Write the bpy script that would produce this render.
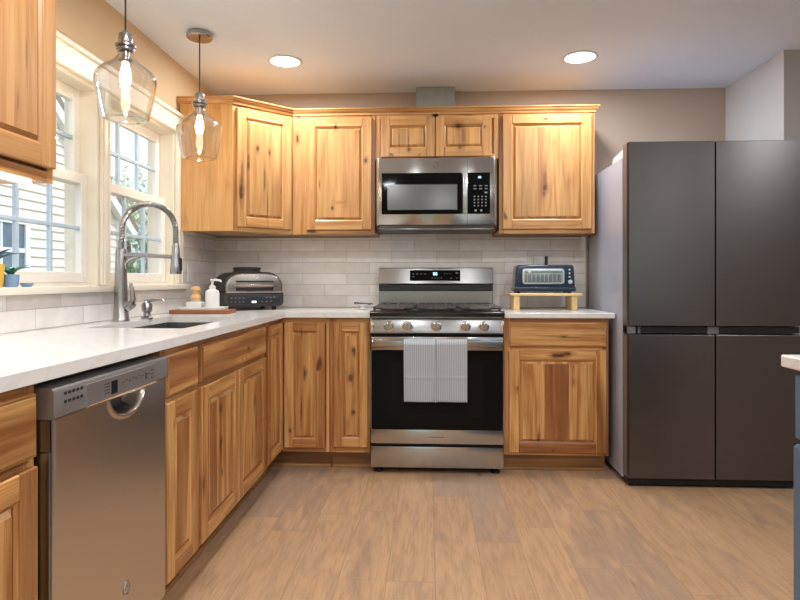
import bpy, bmesh, math, random
from mathutils import Matrix, Vector
PI = math.pi
S = bpy.context.scene
for o in list(bpy.data.objects): bpy.data.objects.remove(o)
C = S.collection
rnd = random.Random(7)

# ------------------------------------------------------------------ camera
cd = bpy.data.cameras.new('camera'); cam = bpy.data.objects.new('camera', cd); C.objects.link(cam)
cam.location = (1.46395, -4.0104, 1.10086); cam.rotation_euler = (PI/2, 0, 0.04817)
cd.sensor_width = 36; cd.sensor_fit = 'HORIZONTAL'; cd.lens = 592.93*36/800; cd.shift_y = -0.02539
cd.clip_start = 0.02
S.camera = cam
# ------------------------------------------------------------------ world, daylight, exposure
W = bpy.data.worlds.new('sky'); S.world = W; W.use_nodes = True
wn = W.node_tree.nodes; wl = W.node_tree.links; bg = wn['Background']
tc = wn.new('ShaderNodeTexCoord'); sp = wn.new('ShaderNodeSeparateXYZ'); wl.new(tc.outputs['Generated'], sp.inputs[0])
cr = wn.new('ShaderNodeValToRGB'); wl.new(sp.outputs['Z'], cr.inputs[0])
cr.color_ramp.elements[0].position = 0.05; cr.color_ramp.elements[0].color = (0.34, 0.405, 0.455, 1)
cr.color_ramp.elements[1].position = 0.75; cr.color_ramp.elements[1].color = (0.92, 0.96, 1.0, 1)
wl.new(cr.outputs[0], bg.inputs[0]); bg.inputs[1].default_value = 2.2
S.view_settings.view_transform = 'Standard'; S.view_settings.look = 'None'
S.view_settings.exposure = 0.28; S.view_settings.gamma = 1.0; S.view_settings.use_curve_mapping = False
S.cycles.max_bounces = 10; S.cycles.transparent_max_bounces = 16; S.cycles.sample_clamp_indirect = 6
try: S.cycles.use_denoising = True
except Exception: pass

CEIL_LAMP = 10.0; BACK_FILL = 210.0; LEFT_DAY = 20.0; PEND = 2.6
sund = bpy.data.lights.new('sun', 'SUN'); sund.energy = 1.7; sund.angle = 0.03; sund.color = (1.0, 0.96, 0.90)
sun = bpy.data.objects.new('sun', sund); C.objects.link(sun); sun.location = (8, 6, 12); sun.rotation_euler = Vector((-1, -0.55, -1.15)).to_track_quat('-Z', 'Y').to_euler()
def area(name, loc, rot, sx, sy, power, col=(1,1,1), shape='RECTANGLE', parent=None, spread=None):
    d = bpy.data.lights.new(name, 'AREA'); d.shape = shape; d.size = sx
    if shape == 'RECTANGLE': d.size_y = sy
    d.energy = power; d.color = col
    if spread: d.spread = spread
    o = bpy.data.objects.new(name, d); C.objects.link(o); o.location = loc; o.rotation_euler = rot
    if parent: o.parent = parent
    return o
# fill light added at the unseen end of the room, in an invented window
area('back_fill_light', (4.15, -7.35, 1.45), (PI/2, 0, PI), 2.4, 1.5, BACK_FILL, (0.88, 0.95, 1.0))

# ------------------------------------------------------------------ materials
def new_mat(name):
    m = bpy.data.materials.new(name); m.use_nodes = True
    n = m.node_tree.nodes; l = m.node_tree.links
    return m, n, l, n['Principled BSDF']
def simple(name, col, rough=0.5, metal=0.0, noise=0.0, nscale=30, bump=0.0, bscale=200, emit=None, es=0, coat=0, aniso=0, stretch=(1,1,1)):
    m, n, l, b = new_mat(name)
    b.inputs['Base Color'].default_value = (*col, 1); b.inputs['Roughness'].default_value = rough; b.inputs['Metallic'].default_value = metal
    if coat: b.inputs['Coat Weight'].default_value = coat; b.inputs['Coat Roughness'].default_value = 0.08
    t = n.new('ShaderNodeTexCoord'); mp = n.new('ShaderNodeMapping'); l.new(t.outputs['Object'], mp.inputs[0]); mp.inputs['Scale'].default_value = stretch
    if noise:
        nz = n.new('ShaderNodeTexNoise'); nz.inputs['Scale'].default_value = nscale; nz.inputs['Detail'].default_value = 4; l.new(mp.outputs[0], nz.inputs['Vector'])
        mx = n.new('ShaderNodeMix'); mx.data_type = 'RGBA'; l.new(nz.outputs['Fac'], mx.inputs[0])
        mx.inputs[6].default_value = (*[c*(1-noise) for c in col], 1); mx.inputs[7].default_value = (*[min(1, c*(1+noise)) for c in col], 1)
        l.new(mx.outputs[2], b.inputs['Base Color'])
    if bump:
        nb = n.new('ShaderNodeTexNoise'); nb.inputs['Scale'].default_value = bscale; nb.inputs['Detail'].default_value = 3; l.new(mp.outputs[0], nb.inputs['Vector'])
        bp = n.new('ShaderNodeBump'); bp.inputs['Strength'].default_value = bump; bp.inputs['Distance'].default_value = 0.002
        l.new(nb.outputs['Fac'], bp.inputs['Height']); l.new(bp.outputs[0], b.inputs['Normal'])
    if aniso:
        b.inputs['Anisotropic'].default_value = aniso; b.inputs['Anisotropic Rotation'].default_value = 0.25
        tg = n.new('ShaderNodeTangent'); tg.direction_type = 'RADIAL'; tg.axis = 'Z'; l.new(tg.outputs[0], b.inputs['Tangent'])
    if emit: b.inputs['Emission Color'].default_value = (*emit, 1); b.inputs['Emission Strength'].default_value = es
    return m
def thin_glass(name, tint=(1,1,1), ior=1.45, rough=0.0, gain=1.0):
    m, n, l, b = new_mat(name); n.remove(b); out = n['Material Output']
    tr = n.new('ShaderNodeBsdfTransparent'); tr.inputs[0].default_value = (*tint, 1)
    gl = n.new('ShaderNodeBsdfGlossy'); gl.inputs['Roughness'].default_value = rough
    lw = n.new('ShaderNodeLayerWeight'); lw.inputs[0].default_value = 0.5
    pw = n.new('ShaderNodeMath'); pw.operation = 'POWER'; pw.inputs[1].default_value = 4.0; l.new(lw.outputs['Facing'], pw.inputs[0])
    f0 = ((ior-1)/(ior+1))**2
    ml = n.new('ShaderNodeMath'); ml.operation = 'MULTIPLY_ADD'; ml.use_clamp = True; ml.inputs[1].default_value = (1-f0)*0.8*gain; ml.inputs[2].default_value = f0*gain; l.new(pw.outputs[0], ml.inputs[0])
    mx = n.new('ShaderNodeMixShader'); l.new(ml.outputs[0], mx.inputs[0]); l.new(tr.outputs[0], mx.inputs[1]); l.new(gl.outputs[0], mx.inputs[2]); l.new(mx.outputs[0], out.inputs[0])
    return m

LIGHTW = (0.77, 0.428, 0.157); MIDW = (0.42, 0.165, 0.042); HEARTW = (0.20, 0.062, 0.016); KNOTW = (0.055, 0.018, 0.008)
def wood(name, knots=(), light=LIGHTW, mid=MIDW, heart=HEARTW, heart_amt=0.70, knot_gate=0.88, rough=0.36, grain=1.0):
    m, n, l, b = new_mat(name)
    def M(op, a, c=None, d=None, clamp=False):
        x = n.new('ShaderNodeMath'); x.operation = op; x.use_clamp = clamp
        for i, v in enumerate((a, c, d)):
            if v is None: continue
            if hasattr(v, 'links'): l.new(v, x.inputs[i])
            else: x.inputs[i].default_value = v
        return x.outputs[0]
    def V(x, y, z=0.0):
        c = n.new('ShaderNodeCombineXYZ')
        for i, v in enumerate((x, y, z)):
            if hasattr(v, 'links'): l.new(v, c.inputs[i])
            else: c.inputs[i].default_value = v
        return c.outputs[0]
    def NZ(vec, sc, det=2, dist=0.0):
        x = n.new('ShaderNodeTexNoise'); x.inputs['Scale'].default_value = sc; x.inputs['Detail'].default_value = det; x.inputs['Distortion'].default_value = dist
        l.new(vec, x.inputs['Vector']); return x.outputs['Fac']
    def SS(v, a, c):
        x = n.new('ShaderNodeMapRange'); x.interpolation_type = 'SMOOTHSTEP'; l.new(v, x.inputs[0])
        x.inputs[1].default_value = a; x.inputs[2].default_value = c; return x.outputs[0]
    def MIX(f, a, c):
        x = n.new('ShaderNodeMix'); x.data_type = 'RGBA'
        for s, v in ((0, f), (6, a), (7, c)):
            if hasattr(v, 'links'): l.new(v, x.inputs[s])
            elif s == 0: x.inputs[s].default_value = v
            else: x.inputs[s].default_value = (*v, 1)
        return x.outputs[2]
    uvn = n.new('ShaderNodeUVMap'); uvn.uv_map = 'UVMap'
    sx = n.new('ShaderNodeSeparateXYZ'); l.new(uvn.outputs[0], sx.inputs[0]); u, v = sx.outputs[0], sx.outputs[1]
    wnz = n.new('ShaderNodeTexWhiteNoise'); wnz.noise_dimensions = '2D'
    l.new(V(M('FLOOR', M('DIVIDE', u, 10.0)), M('FLOOR', M('DIVIDE', v, 10.0))), wnz.inputs['Vector']); t = wnz.outputs['Value']
    low = NZ(V(M('MULTIPLY', u, 6.0), M('MULTIPLY', v, 0.75), M('MULTIPLY', t, 13.0)), 1.0, 2, 0.3)
    rings = M('POWER', M('PINGPONG', M('MULTIPLY', low, 13.0), 1.0), 2.0)
    fine = NZ(V(M('MULTIPLY', u, 210.0), M('MULTIPLY', v, 5.0), t), 1.0, 3, 0.2)
    streak = NZ(V(M('MULTIPLY', u, 27.0), M('MULTIPLY', v, 1.2), t), 1.0, 5, 0.8)
    hm = NZ(V(M('MULTIPLY', u, 6.0), M('MULTIPLY', v, 0.6), M('ADD', M('MULTIPLY', t, 31.0), 4.0)), 1.0, 1, 0.5)
    hm = SS(M('ADD', hm, M('MULTIPLY', M('SUBTRACT', t, 0.5), 0.46)), 0.49, 0.62)
    g = M('ADD', M('MULTIPLY', rings, 0.52), M('ADD', M('MULTIPLY', SS(streak, 0.40, 0.66), 0.58), M('MULTIPLY', SS(fine, 0.38, 0.66), 0.40)))
    col = MIX(M('MULTIPLY', g, 0.95*grain, clamp=True), light, mid)
    col = MIX(M('MULTIPLY', M('MULTIPLY', hm, M('ADD', 0.45, M('MULTIPLY', streak, 0.9))), heart_amt, clamp=True), col, heart)
    # random small pin knots
    wob = M('MULTIPLY', M('SUBTRACT', NZ(V(M('MULTIPLY', u, 30.0), M('MULTIPLY', v, 14.0)), 1.0, 2), 0.5), 0.35)
    vo = n.new('ShaderNodeTexVoronoi'); vo.voronoi_dimensions = '2D'; vo.inputs['Scale'].default_value = 1.0
    l.new(V(M('ADD', M('MULTIPLY', u, 6.5), wob), M('ADD', M('MULTIPLY', v, 2.6), wob)), vo.inputs['Vector'])
    cs = n.new('ShaderNodeSeparateColor'); l.new(vo.outputs['Color'], cs.inputs[0])
    kn = M('MULTIPLY', M('SUBTRACT', 1.0, SS(vo.outputs['Distance'], 0.03, 0.14)), M('GREATER_THAN', cs.outputs[0], knot_gate))
    col = MIX(M('MULTIPLY', kn, 0.85, clamp=True), col, KNOTW)
    if knots:
        oc = n.new('ShaderNodeTexCoord'); so = n.new('ShaderNodeSeparateXYZ'); l.new(oc.outputs['Object'], so.inputs[0])
        wo = M('MULTIPLY', M('SUBTRACT', NZ(oc.outputs['Object'], 38.0, 3), 0.5), 1.1)
        for (kx, kz, rx, rz, amt) in knots:
            ex = M('DIVIDE', M('SUBTRACT', so.outputs[0], kx), rx); ez = M('DIVIDE', M('SUBTRACT', so.outputs[2], kz), rz)
            d = M('ADD', M('SQRT', M('ADD', M('MULTIPLY', ex, ex), M('MULTIPLY', ez, ez))), wo)
            col = MIX(M('MULTIPLY', M('SUBTRACT', 1.0, SS(d, 0.9, 2.6)), 0.5*amt, clamp=True), col, HEARTW)
            col = MIX(M('MULTIPLY', M('SUBTRACT', 1.0, SS(d, 0.45, 1.1)), amt, clamp=True), col, KNOTW)
    hs = n.new('ShaderNodeHueSaturation'); l.new(col, hs.inputs['Color']); l.new(M('ADD', 0.82, M('MULTIPLY', t, 0.30)), hs.inputs['Value'])
    l.new(hs.outputs[0], b.inputs['Base Color'])
    b.inputs['Roughness'].default_value = rough; b.inputs['Coat Weight'].default_value = 0.15; b.inputs['Coat Roughness'].default_value = 0.25
    bp = n.new('ShaderNodeBump'); bp.inputs['Strength'].default_value = 0.12; bp.inputs['Distance'].default_value = 0.001; l.new(fine, bp.inputs['Height']); l.new(bp.outputs[0], b.inputs['Normal'])
    return m
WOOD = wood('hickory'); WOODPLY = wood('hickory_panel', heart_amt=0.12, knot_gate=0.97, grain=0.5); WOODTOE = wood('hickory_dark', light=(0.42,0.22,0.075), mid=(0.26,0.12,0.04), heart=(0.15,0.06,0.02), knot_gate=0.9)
BOARD = wood('walnut_board', light=(0.42,0.17,0.06), mid=(0.25,0.09,0.03), heart=(0.12,0.04,0.015), knot_gate=0.99)
BAMBOO = wood('bamboo', light=(0.86,0.62,0.30), mid=(0.72,0.48,0.20), heart=(0.66,0.42,0.17), heart_amt=0.3, knot_gate=2.0)
BRUSHW = wood('beech', light=(0.75,0.46,0.22), mid=(0.60,0.33,0.14), heart=(0.5,0.26,0.1), heart_amt=0.3, knot_gate=2.0)

def floor_mat():
    m, n, l, b = new_mat('oak_planks')
    tc = n.new('ShaderNodeTexCoord'); sp = n.new('ShaderNodeSeparateXYZ'); l.new(tc.outputs['Object'], sp.inputs[0])
    def M(op, a, c=None, clamp=False):
        x = n.new('ShaderNodeMath'); x.operation = op; x.use_clamp = clamp
        for i, v in enumerate((a, c)):
            if v is None: continue
            if hasattr(v, 'links'): l.new(v, x.inputs[i])
            else: x.inputs[i].default_value = v
        return x.outputs[0]
    def V(*a):
        c = n.new('ShaderNodeCombineXYZ')
        for i, v in enumerate(a):
            if hasattr(v, 'links'): l.new(v, c.inputs[i])
            else: c.inputs[i].default_value = v
        return c.outputs[0]
    br = n.new('ShaderNodeTexBrick'); br.offset = 0.37; br.offset_frequency = 2
    br.inputs['Scale'].default_value = 1; br.inputs['Brick Width'].default_value = 1.22; br.inputs['Row Height'].default_value = 0.178; br.inputs['Mortar Size'].default_value = 0.0012; br.inputs['Mortar Smooth'].default_value = 0.4
    br.inputs['Color1'].default_value = (0,0,0,1); br.inputs['Color2'].default_value = (1,1,1,1); br.inputs['Mortar'].default_value = (0.5,0.5,0.5,1)
    row = M('FLOOR', M('DIVIDE', M('ADD', sp.outputs[0], 20.05), 0.178))
    wn_ = n.new('ShaderNodeTexWhiteNoise'); wn_.noise_dimensions = '1D'; l.new(row, wn_.inputs['W'])
    along = M('ADD', M('ADD', sp.outputs[1], 40.0), M('MULTIPLY', wn_.outputs['Value'], 1.22))
    l.new(V(along, M('ADD', sp.outputs[0], 20.05)), br.inputs['Vector'])
    t = br.outputs['Color']
    ts = n.new('ShaderNodeSeparateColor'); l.new(t, ts.inputs[0]); tv = ts.outputs[0]
    def NZ(vec, det=3, dist=0.3):
        x = n.new('ShaderNodeTexNoise'); x.inputs['Scale'].default_value = 1; x.inputs['Detail'].default_value = det; x.inputs['Distortion'].default_value = dist; l.new(vec, x.inputs['Vector']); return x.outputs['Fac']
    X, Y = sp.outputs[0], sp.outputs[1]; o = M('MULTIPLY', tv, 37.0)
    patch = NZ(V(M('MULTIPLY', X, 11.0), M('MULTIPLY', Y, 2.2), o), 6, 1.0)
    strk = NZ(V(M('MULTIPLY', X, 170.0), M('MULTIPLY', Y, 9.0), o), 5, 0.6)
    saw = NZ(V(M('MULTIPLY', X, 9.0), M('MULTIPLY', Y, 95.0), o), 2, 0.3)
    def MIX(f, a, c):
        x = n.new('ShaderNodeMix'); x.data_type = 'RGBA'
        for s, v in ((0, f), (6, a), (7, c)):
            if hasattr(v, 'links'): l.new(v, x.inputs[s])
            elif s == 0: x.inputs[s].default_value = v
            else: x.inputs[s].default_value = (*v, 1)
        return x.outputs[2]
    def SS(v, a, c):
        x = n.new('ShaderNodeMapRange'); x.interpolation_type = 'SMOOTHSTEP'; l.new(v, x.inputs[0]); x.inputs[1].default_value = a; x.inputs[2].default_value = c; return x.outputs[0]
    col = MIX(SS(M('ADD', M('MULTIPLY', patch, 1.0), M('MULTIPLY', M('SUBTRACT', tv, 0.5), 0.62)), 0.30, 0.72), (0.52, 0.315, 0.172), (0.335, 0.22, 0.148))
    col = MIX(M('MULTIPLY', SS(strk, 0.48, 0.70), 0.36), col, (0.20, 0.12, 0.075))
    cath = M('POWER', M('PINGPONG', M('MULTIPLY', NZ(V(M('MULTIPLY', X, 9.0), M('MULTIPLY', Y, 1.1), o), 2, 0.4), 12.0), 1.0), 3.0)
    col = MIX(M('MULTIPLY', cath, 0.26), col, (0.23, 0.135, 0.08))
    col = MIX(M('MULTIPLY', SS(saw, 0.55, 0.75), M('MULTIPLY', SS(patch, 0.4, 0.6), 0.22)), col, (0.56, 0.42, 0.31))
    vo = n.new('ShaderNodeTexVoronoi'); vo.inputs['Scale'].default_value = 1; l.new(V(M('MULTIPLY', X, 5.0), M('MULTIPLY', Y, 2.0), o), vo.inputs['Vector'])
    cs = n.new('ShaderNodeSeparateColor'); l.new(vo.outputs['Color'], cs.inputs[0])
    kn = M('MULTIPLY', M('SUBTRACT', 1.0, SS(vo.outputs['Distance'], 0.02, 0.11)), M('GREATER_THAN', cs.outputs[0], 0.72))
    col = MIX(M('MULTIPLY', kn, 0.75), col, (0.07, 0.04, 0.025))
    col = MIX(M('MULTIPLY', br.outputs['Fac'], 0.55), col, (0.10, 0.065, 0.04))
    hs = n.new('ShaderNodeHueSaturation'); l.new(col, hs.inputs['Color']); l.new(M('ADD', 0.88, M('MULTIPLY', tv, 0.28)), hs.inputs['Value'])
    l.new(hs.outputs[0], b.inputs['Base Color']); b.inputs['Roughness'].default_value = 0.42; b.inputs['Specular IOR Level'].default_value = 0.35
    bp = n.new('ShaderNodeBump'); bp.inputs['Strength'].default_value = 0.25; bp.inputs['Distance'].default_value = 0.001
    l.new(M('SUBTRACT', strk, M('MULTIPLY', br.outputs['Fac'], 2.0)), bp.inputs['Height']); l.new(bp.outputs[0], b.inputs['Normal'])
    return m
def tile_mat(name, axis, shift):
    m, n, l, b = new_mat(name)
    tc = n.new('ShaderNodeTexCoord'); sp = n.new('ShaderNodeSeparateXYZ'); l.new(tc.outputs['Object'], sp.inputs[0])
    ad = n.new('ShaderNodeMath'); ad.operation = 'ADD'; l.new(sp.outputs[axis], ad.inputs[0]); ad.inputs[1].default_value = shift + 0.3035*20
    az = n.new('ShaderNodeMath'); az.operation = 'ADD'; l.new(sp.outputs[2], az.inputs[0]); az.inputs[1].default_value = -0.9165
    cb = n.new('ShaderNodeCombineXYZ'); l.new(ad.outputs[0], cb.inputs[0]); l.new(az.outputs[0], cb.inputs[1])
    br = n.new('ShaderNodeTexBrick'); l.new(cb.outputs[0], br.inputs['Vector']); br.offset = 0.5; br.offset_frequency = 2
    for k, v in (('Scale', 1), ('Brick Width', 0.3035), ('Row Height', 0.0755), ('Mortar Size', 0.0014), ('Mortar Smooth', 0.3), ('Bias', 0.0)): br.inputs[k].default_value = v
    br.inputs['Color1'].default_value = (0.78, 0.725, 0.675, 1); br.inputs['Color2'].default_value = (0.92, 0.89, 0.86, 1); br.inputs['Mortar'].default_value = (0.60, 0.555, 0.51, 1)
    nz = n.new('ShaderNodeTexNoise'); nz.inputs['Scale'].default_value = 14; nz.inputs['Detail'].default_value = 3; l.new(tc.outputs['Object'], nz.inputs['Vector'])
    hs = n.new('ShaderNodeHueSaturation'); l.new(br.outputs['Color'], hs.inputs['Color'])
    mr = n.new('ShaderNodeMapRange'); l.new(nz.outputs['Fac'], mr.inputs[0]); mr.inputs[3].default_value = 0.86; mr.inputs[4].default_value = 1.1; l.new(mr.outputs[0], hs.inputs['Value'])
    l.new(hs.outputs[0], b.inputs['Base Color'])
    b.inputs['Roughness'].default_value = 0.13
    wv = n.new('ShaderNodeTexNoise'); wv.inputs['Scale'].default_value = 22; wv.inputs['Detail'].default_value = 1.5; l.new(tc.outputs['Object'], wv.inputs['Vector'])
    s2 = n.new('ShaderNodeMath'); s2.operation = 'MULTIPLY_ADD'; l.new(br.outputs['Fac'], s2.inputs[0]); s2.inputs[1].default_value = -1.0; l.new(wv.outputs['Fac'], s2.inputs[2])
    bp = n.new('ShaderNodeBump'); bp.inputs['Strength'].default_value = 0.7; bp.inputs['Distance'].default_value = 0.005; l.new(s2.outputs[0], bp.inputs['Height']); l.new(bp.outputs[0], b.inputs['Normal'])
    return m
def towel_mat():
    m, n, l, b = new_mat('towel_cotton')
    tc = n.new('ShaderNodeTexCoord'); sp = n.new('ShaderNodeSeparateXYZ'); l.new(tc.outputs['Object'], sp.inputs[0])
    w = n.new('ShaderNodeTexWave'); w.bands_direction = 'X'; w.inputs['Scale'].default_value = 26; w.inputs['Distortion'].default_value = 0.8; l.new(tc.outputs['Object'], w.inputs['Vector'])
    cr = n.new('ShaderNodeValToRGB'); l.new(w.outputs['Fac'], cr.inputs[0])
    cr.color_ramp.elements[0].color = (0.33, 0.345, 0.37, 1); cr.color_ramp.elements[0].position = 0.25
    cr.color_ramp.elements[1].color = (0.46, 0.475, 0.505, 1); cr.color_ramp.elements[1].position = 0.8
    l.new(cr.outputs[0], b.inputs['Base Color']); b.inputs['Roughness'].default_value = 0.95
    nz = n.new('ShaderNodeTexNoise'); nz.inputs['Scale'].default_value = 260; l.new(tc.outputs['Object'], nz.inputs['Vector'])
    bp = n.new('ShaderNodeBump'); bp.inputs['Strength'].default_value = 0.5; bp.inputs['Distance'].default_value = 0.003; l.new(nz.outputs['Fac'], bp.inputs['Height']); l.new(bp.outputs[0], b.inputs['Normal'])
    return m
def quartz_mat():
    m, n, l, b = new_mat('quartz')
    tc = n.new('ShaderNodeTexCoord')
    nz = n.new('ShaderNodeTexNoise'); nz.inputs['Scale'].default_value = 5; nz.inputs['Detail'].default_value = 6; nz.inputs['Distortion'].default_value = 1.2; l.new(tc.outputs['Object'], nz.inputs['Vector'])
    cr = n.new('ShaderNodeValToRGB'); l.new(nz.outputs['Fac'], cr.inputs[0])
    e = cr.color_ramp.elements; e[0].position = 0.46; e[0].color = (0.78,0.76,0.73,1); e[1].position = 0.54; e[1].color = (0.78,0.76,0.73,1)
    k = e.new(0.5); k.color = (0.735,0.705,0.665,1)
    l.new(cr.outputs[0], b.inputs['Base Color']); b.inputs['Roughness'].default_value = 0.16
    return m
FLOOR = floor_mat()
TILE_B = tile_mat('glazed_tile', 0, -0.1525); TILE_L = tile_mat('glazed_tile_side', 1, -0.0925+0.3035)
QUARTZ = quartz_mat()
WALLWARM = simple('wall_paint_warm_lit', (0.66, 0.475, 0.285), 0.75, noise=0.03, nscale=8, bump=0.06)  # tan holds the warm lamp light on the common wall paint
WALLSHADE = simple('wall_paint_shaded', (0.50, 0.395, 0.315), 0.75, noise=0.03, nscale=8, bump=0.06)  # same wall paint as the left wall, shade put into the colour
WALLWHITE = simple('white_wall', (0.74, 0.74, 0.76), 0.7, noise=0.02, nscale=8, bump=0.06)  # bluish white, right wall only
WALLGREY = simple('grey_wall', (0.42, 0.40, 0.385), 0.75, noise=0.03, nscale=8, bump=0.06)  # grey for the corner and far right walls
CEILW = simple('ceiling_paint', (0.78, 0.83, 0.92), 0.85, noise=0.015, nscale=10, bump=0.08, bscale=90)
TRIMP = simple('cream_trim_paint', (0.82, 0.75, 0.63), 0.4, noise=0.02, nscale=6)
SASHP = simple('sash_paint', (0.84, 0.80, 0.73), 0.4, noise=0.02, nscale=6)
MUNT = simple('muntin_paint', (0.50, 0.60, 0.70), 0.45, noise=0.02, nscale=6)
STEEL = simple('brushed_steel', (0.44, 0.435, 0.425), 0.17, 1.0, noise=0.05, nscale=2, stretch=(1, 1, 120), aniso=0.7)
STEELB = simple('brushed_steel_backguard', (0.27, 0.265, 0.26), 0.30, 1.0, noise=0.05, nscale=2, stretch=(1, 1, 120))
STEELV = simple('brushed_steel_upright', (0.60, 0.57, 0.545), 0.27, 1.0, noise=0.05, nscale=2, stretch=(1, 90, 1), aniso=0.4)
STEELD = simple('dark_steel', (0.33, 0.32, 0.31), 0.3, 1.0, noise=0.04, nscale=3, stretch=(1, 1, 90))
DWGREY = simple('dishwasher_panel_grey', (0.34, 0.33, 0.33), 0.38, 0.75, noise=0.03, nscale=3)
CHROME = simple('chrome', (0.80, 0.80, 0.81), 0.08, 1.0, noise=0.02, nscale=4)
NICKEL = simple('brushed_nickel', (0.42, 0.41, 0.405), 0.27, 1.0, noise=0.04, nscale=20)
BLKSTEEL = simple('black_stainless', (0.145, 0.130, 0.128), 0.32, 1.0, noise=0.05, nscale=2, stretch=(1, 1, 80), aniso=0.5)
FRSIDE = simple('grey_fridge_enamel', (0.46, 0.485, 0.59), 0.25, 0.2, noise=0.02, nscale=3)
FREDGE = simple('fridge_door_edge', (0.16, 0.155, 0.16), 0.35, 0.2, noise=0.03, nscale=5)
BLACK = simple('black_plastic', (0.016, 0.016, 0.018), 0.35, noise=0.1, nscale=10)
BLACKM = simple('matte_black', (0.010, 0.010, 0.011), 0.7, noise=0.1, nscale=10)
BGLASS = simple('black_glass', (0.004, 0.0045, 0.005), 0.05, noise=0.1, nscale=2)
BGLASS.node_tree.nodes['Principled BSDF'].inputs['Specular IOR Level'].default_value = 0.10
OVENWIN = simple('oven_window', (0.007, 0.0068, 0.0065), 0.08, noise=0.1, nscale=2)
OVENWIN.node_tree.nodes['Principled BSDF'].inputs['Specular IOR Level'].default_value = 0.10
MWWIN = simple('microwave_window', (0.13, 0.135, 0.135), 0.16, 0.2, noise=0.05, nscale=4)
IRON = simple('cast_iron', (0.085, 0.075, 0.07), 0.38, 0.4, noise=0.2, nscale=30, bump=0.3, bscale=250)
ENAMEL = simple('black_enamel', (0.012, 0.012, 0.013), 0.12, noise=0.1, nscale=4, coat=0.4)
SINKST = simple('sink_steel', (0.30, 0.295, 0.29), 0.35, 1.0, noise=0.05, nscale=20)
DUCTM = simple('grey_duct_board', (0.33, 0.355, 0.335), 0.6, 0.2, noise=0.14, nscale=18)
DISPB = simple('blue_display_glow', (0.05,0.2,0.6), 0.4, emit=(0.45, 0.75, 1.0), es=2.2)
DISPW = simple('white_display_glow', (0.4,0.5,0.6), 0.4, emit=(0.75, 0.88, 1.0), es=1.1)
LEGEND = simple('grey_legend', (0.36, 0.37, 0.39), 0.6, noise=0.02)
LEGMID = simple('mid_legend', (0.22, 0.225, 0.24), 0.6, noise=0.02)
LEGDIM = simple('dim_legend', (0.13, 0.13, 0.145), 0.6, noise=0.02)
LEGDARK = simple('dark_legend', (0.06, 0.06, 0.065), 0.6, noise=0.02)
ISLBLUE = simple('island_blue_paint', (0.095, 0.155, 0.245), 0.45, noise=0.04, nscale=6)
CERAM = simple('white_ceramic', (0.80, 0.79, 0.77), 0.22, noise=0.02, nscale=6)
CERMAT = simple('white_stoneware', (0.76, 0.745, 0.71), 0.4, noise=0.03, nscale=12)
BRISTLE = simple('pale_bristle', (0.62, 0.50, 0.34), 0.9, noise=0.2, nscale=120)
NAVY = simple('navy_enamel', (0.018, 0.034, 0.062), 0.22, 0.2, noise=0.05, nscale=8, coat=0.4)
TGREY = simple('toaster_trim', (0.55, 0.59, 0.60), 0.3, 0.4, noise=0.03)
TGLASS = simple('toaster_window', (0.22, 0.27, 0.28), 0.08, 0.3, noise=0.3, nscale=30, stretch=(6,1,1), coat=0.6)
GRILLSTEEL = simple('grill_lid_steel', (0.36, 0.32, 0.29), 0.26, 1.0, noise=0.05, nscale=3)
GRILLDK = simple('grill_charcoal', (0.030, 0.029, 0.030), 0.42, noise=0.1, nscale=20)
YELLOW = simple('yellow_pot_glaze', (0.75, 0.46, 0.06), 0.35, noise=0.06, nscale=12)
BLUEPOT = simple('blue_pot_glaze', (0.20, 0.33, 0.50), 0.35, noise=0.08, nscale=14)
LEAFB = simple('blue_green_leaf', (0.05, 0.14, 0.20), 0.5, noise=0.25, nscale=30)
LEAFG = simple('green_leaf', (0.05, 0.20, 0.13), 0.5, noise=0.25, nscale=30)
SOIL = simple('soil', (0.05, 0.035, 0.025), 0.9, noise=0.3, nscale=90)
PLASTW = simple('white_plastic', (0.78, 0.76, 0.73), 0.35, noise=0.01)
RUBBER = simple('black_rubber', (0.012, 0.012, 0.012), 0.7, noise=0.05)
TOWEL = towel_mat()
GLASS = thin_glass('window_glass', (0.97, 0.985, 1.0), 1.45)
PGLASS = thin_glass('pendant_glass', (0.975, 0.975, 0.97), 1.5, 0.0, 2.0)
BULBG = simple('bulb_glow', (1,0.9,0.75), 0.4, emit=(1.0, 0.88, 0.70), es=5.0)
LENS = simple('downlight_lens', (0.9,0.9,0.88), 0.4, emit=(1.0, 0.95, 0.88), es=4.0)
STRIPG = simple('led_strip_glow', (0.9,0.9,0.95), 0.4, emit=(0.95, 0.95, 1.0), es=3.0)
SIDING = simple('neighbour_siding', (0.76, 0.69, 0.645), 0.6, noise=0.03, nscale=4)
NTRIM = simple('neighbour_trim', (0.78, 0.80, 0.82), 0.5, noise=0.02, nscale=4)
NGLASS = simple('neighbour_pane', (0.10, 0.15, 0.20), 0.08, noise=0.3, nscale=5, coat=0.5)
SHINGLE = simple('roof_shingle', (0.20, 0.17, 0.16), 0.9, noise=0.25, nscale=25)
LEAFT = simple('tree_leaf', (0.46, 0.56, 0.40), 0.6, noise=0.3, nscale=9)
LEAFH = simple('hedge_leaf', (0.46, 0.74, 0.50), 0.6, noise=0.3, nscale=9)
BARK = simple('bark', (0.16, 0.11, 0.08), 0.9, noise=0.3, nscale=20)
GRASS = simple('lawn', (0.16, 0.20, 0.12), 0.9, noise=0.3, nscale=12)
CORD = simple('brown_fabric_cord', (0.05, 0.035, 0.03), 0.7, noise=0.1, nscale=60)

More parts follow.
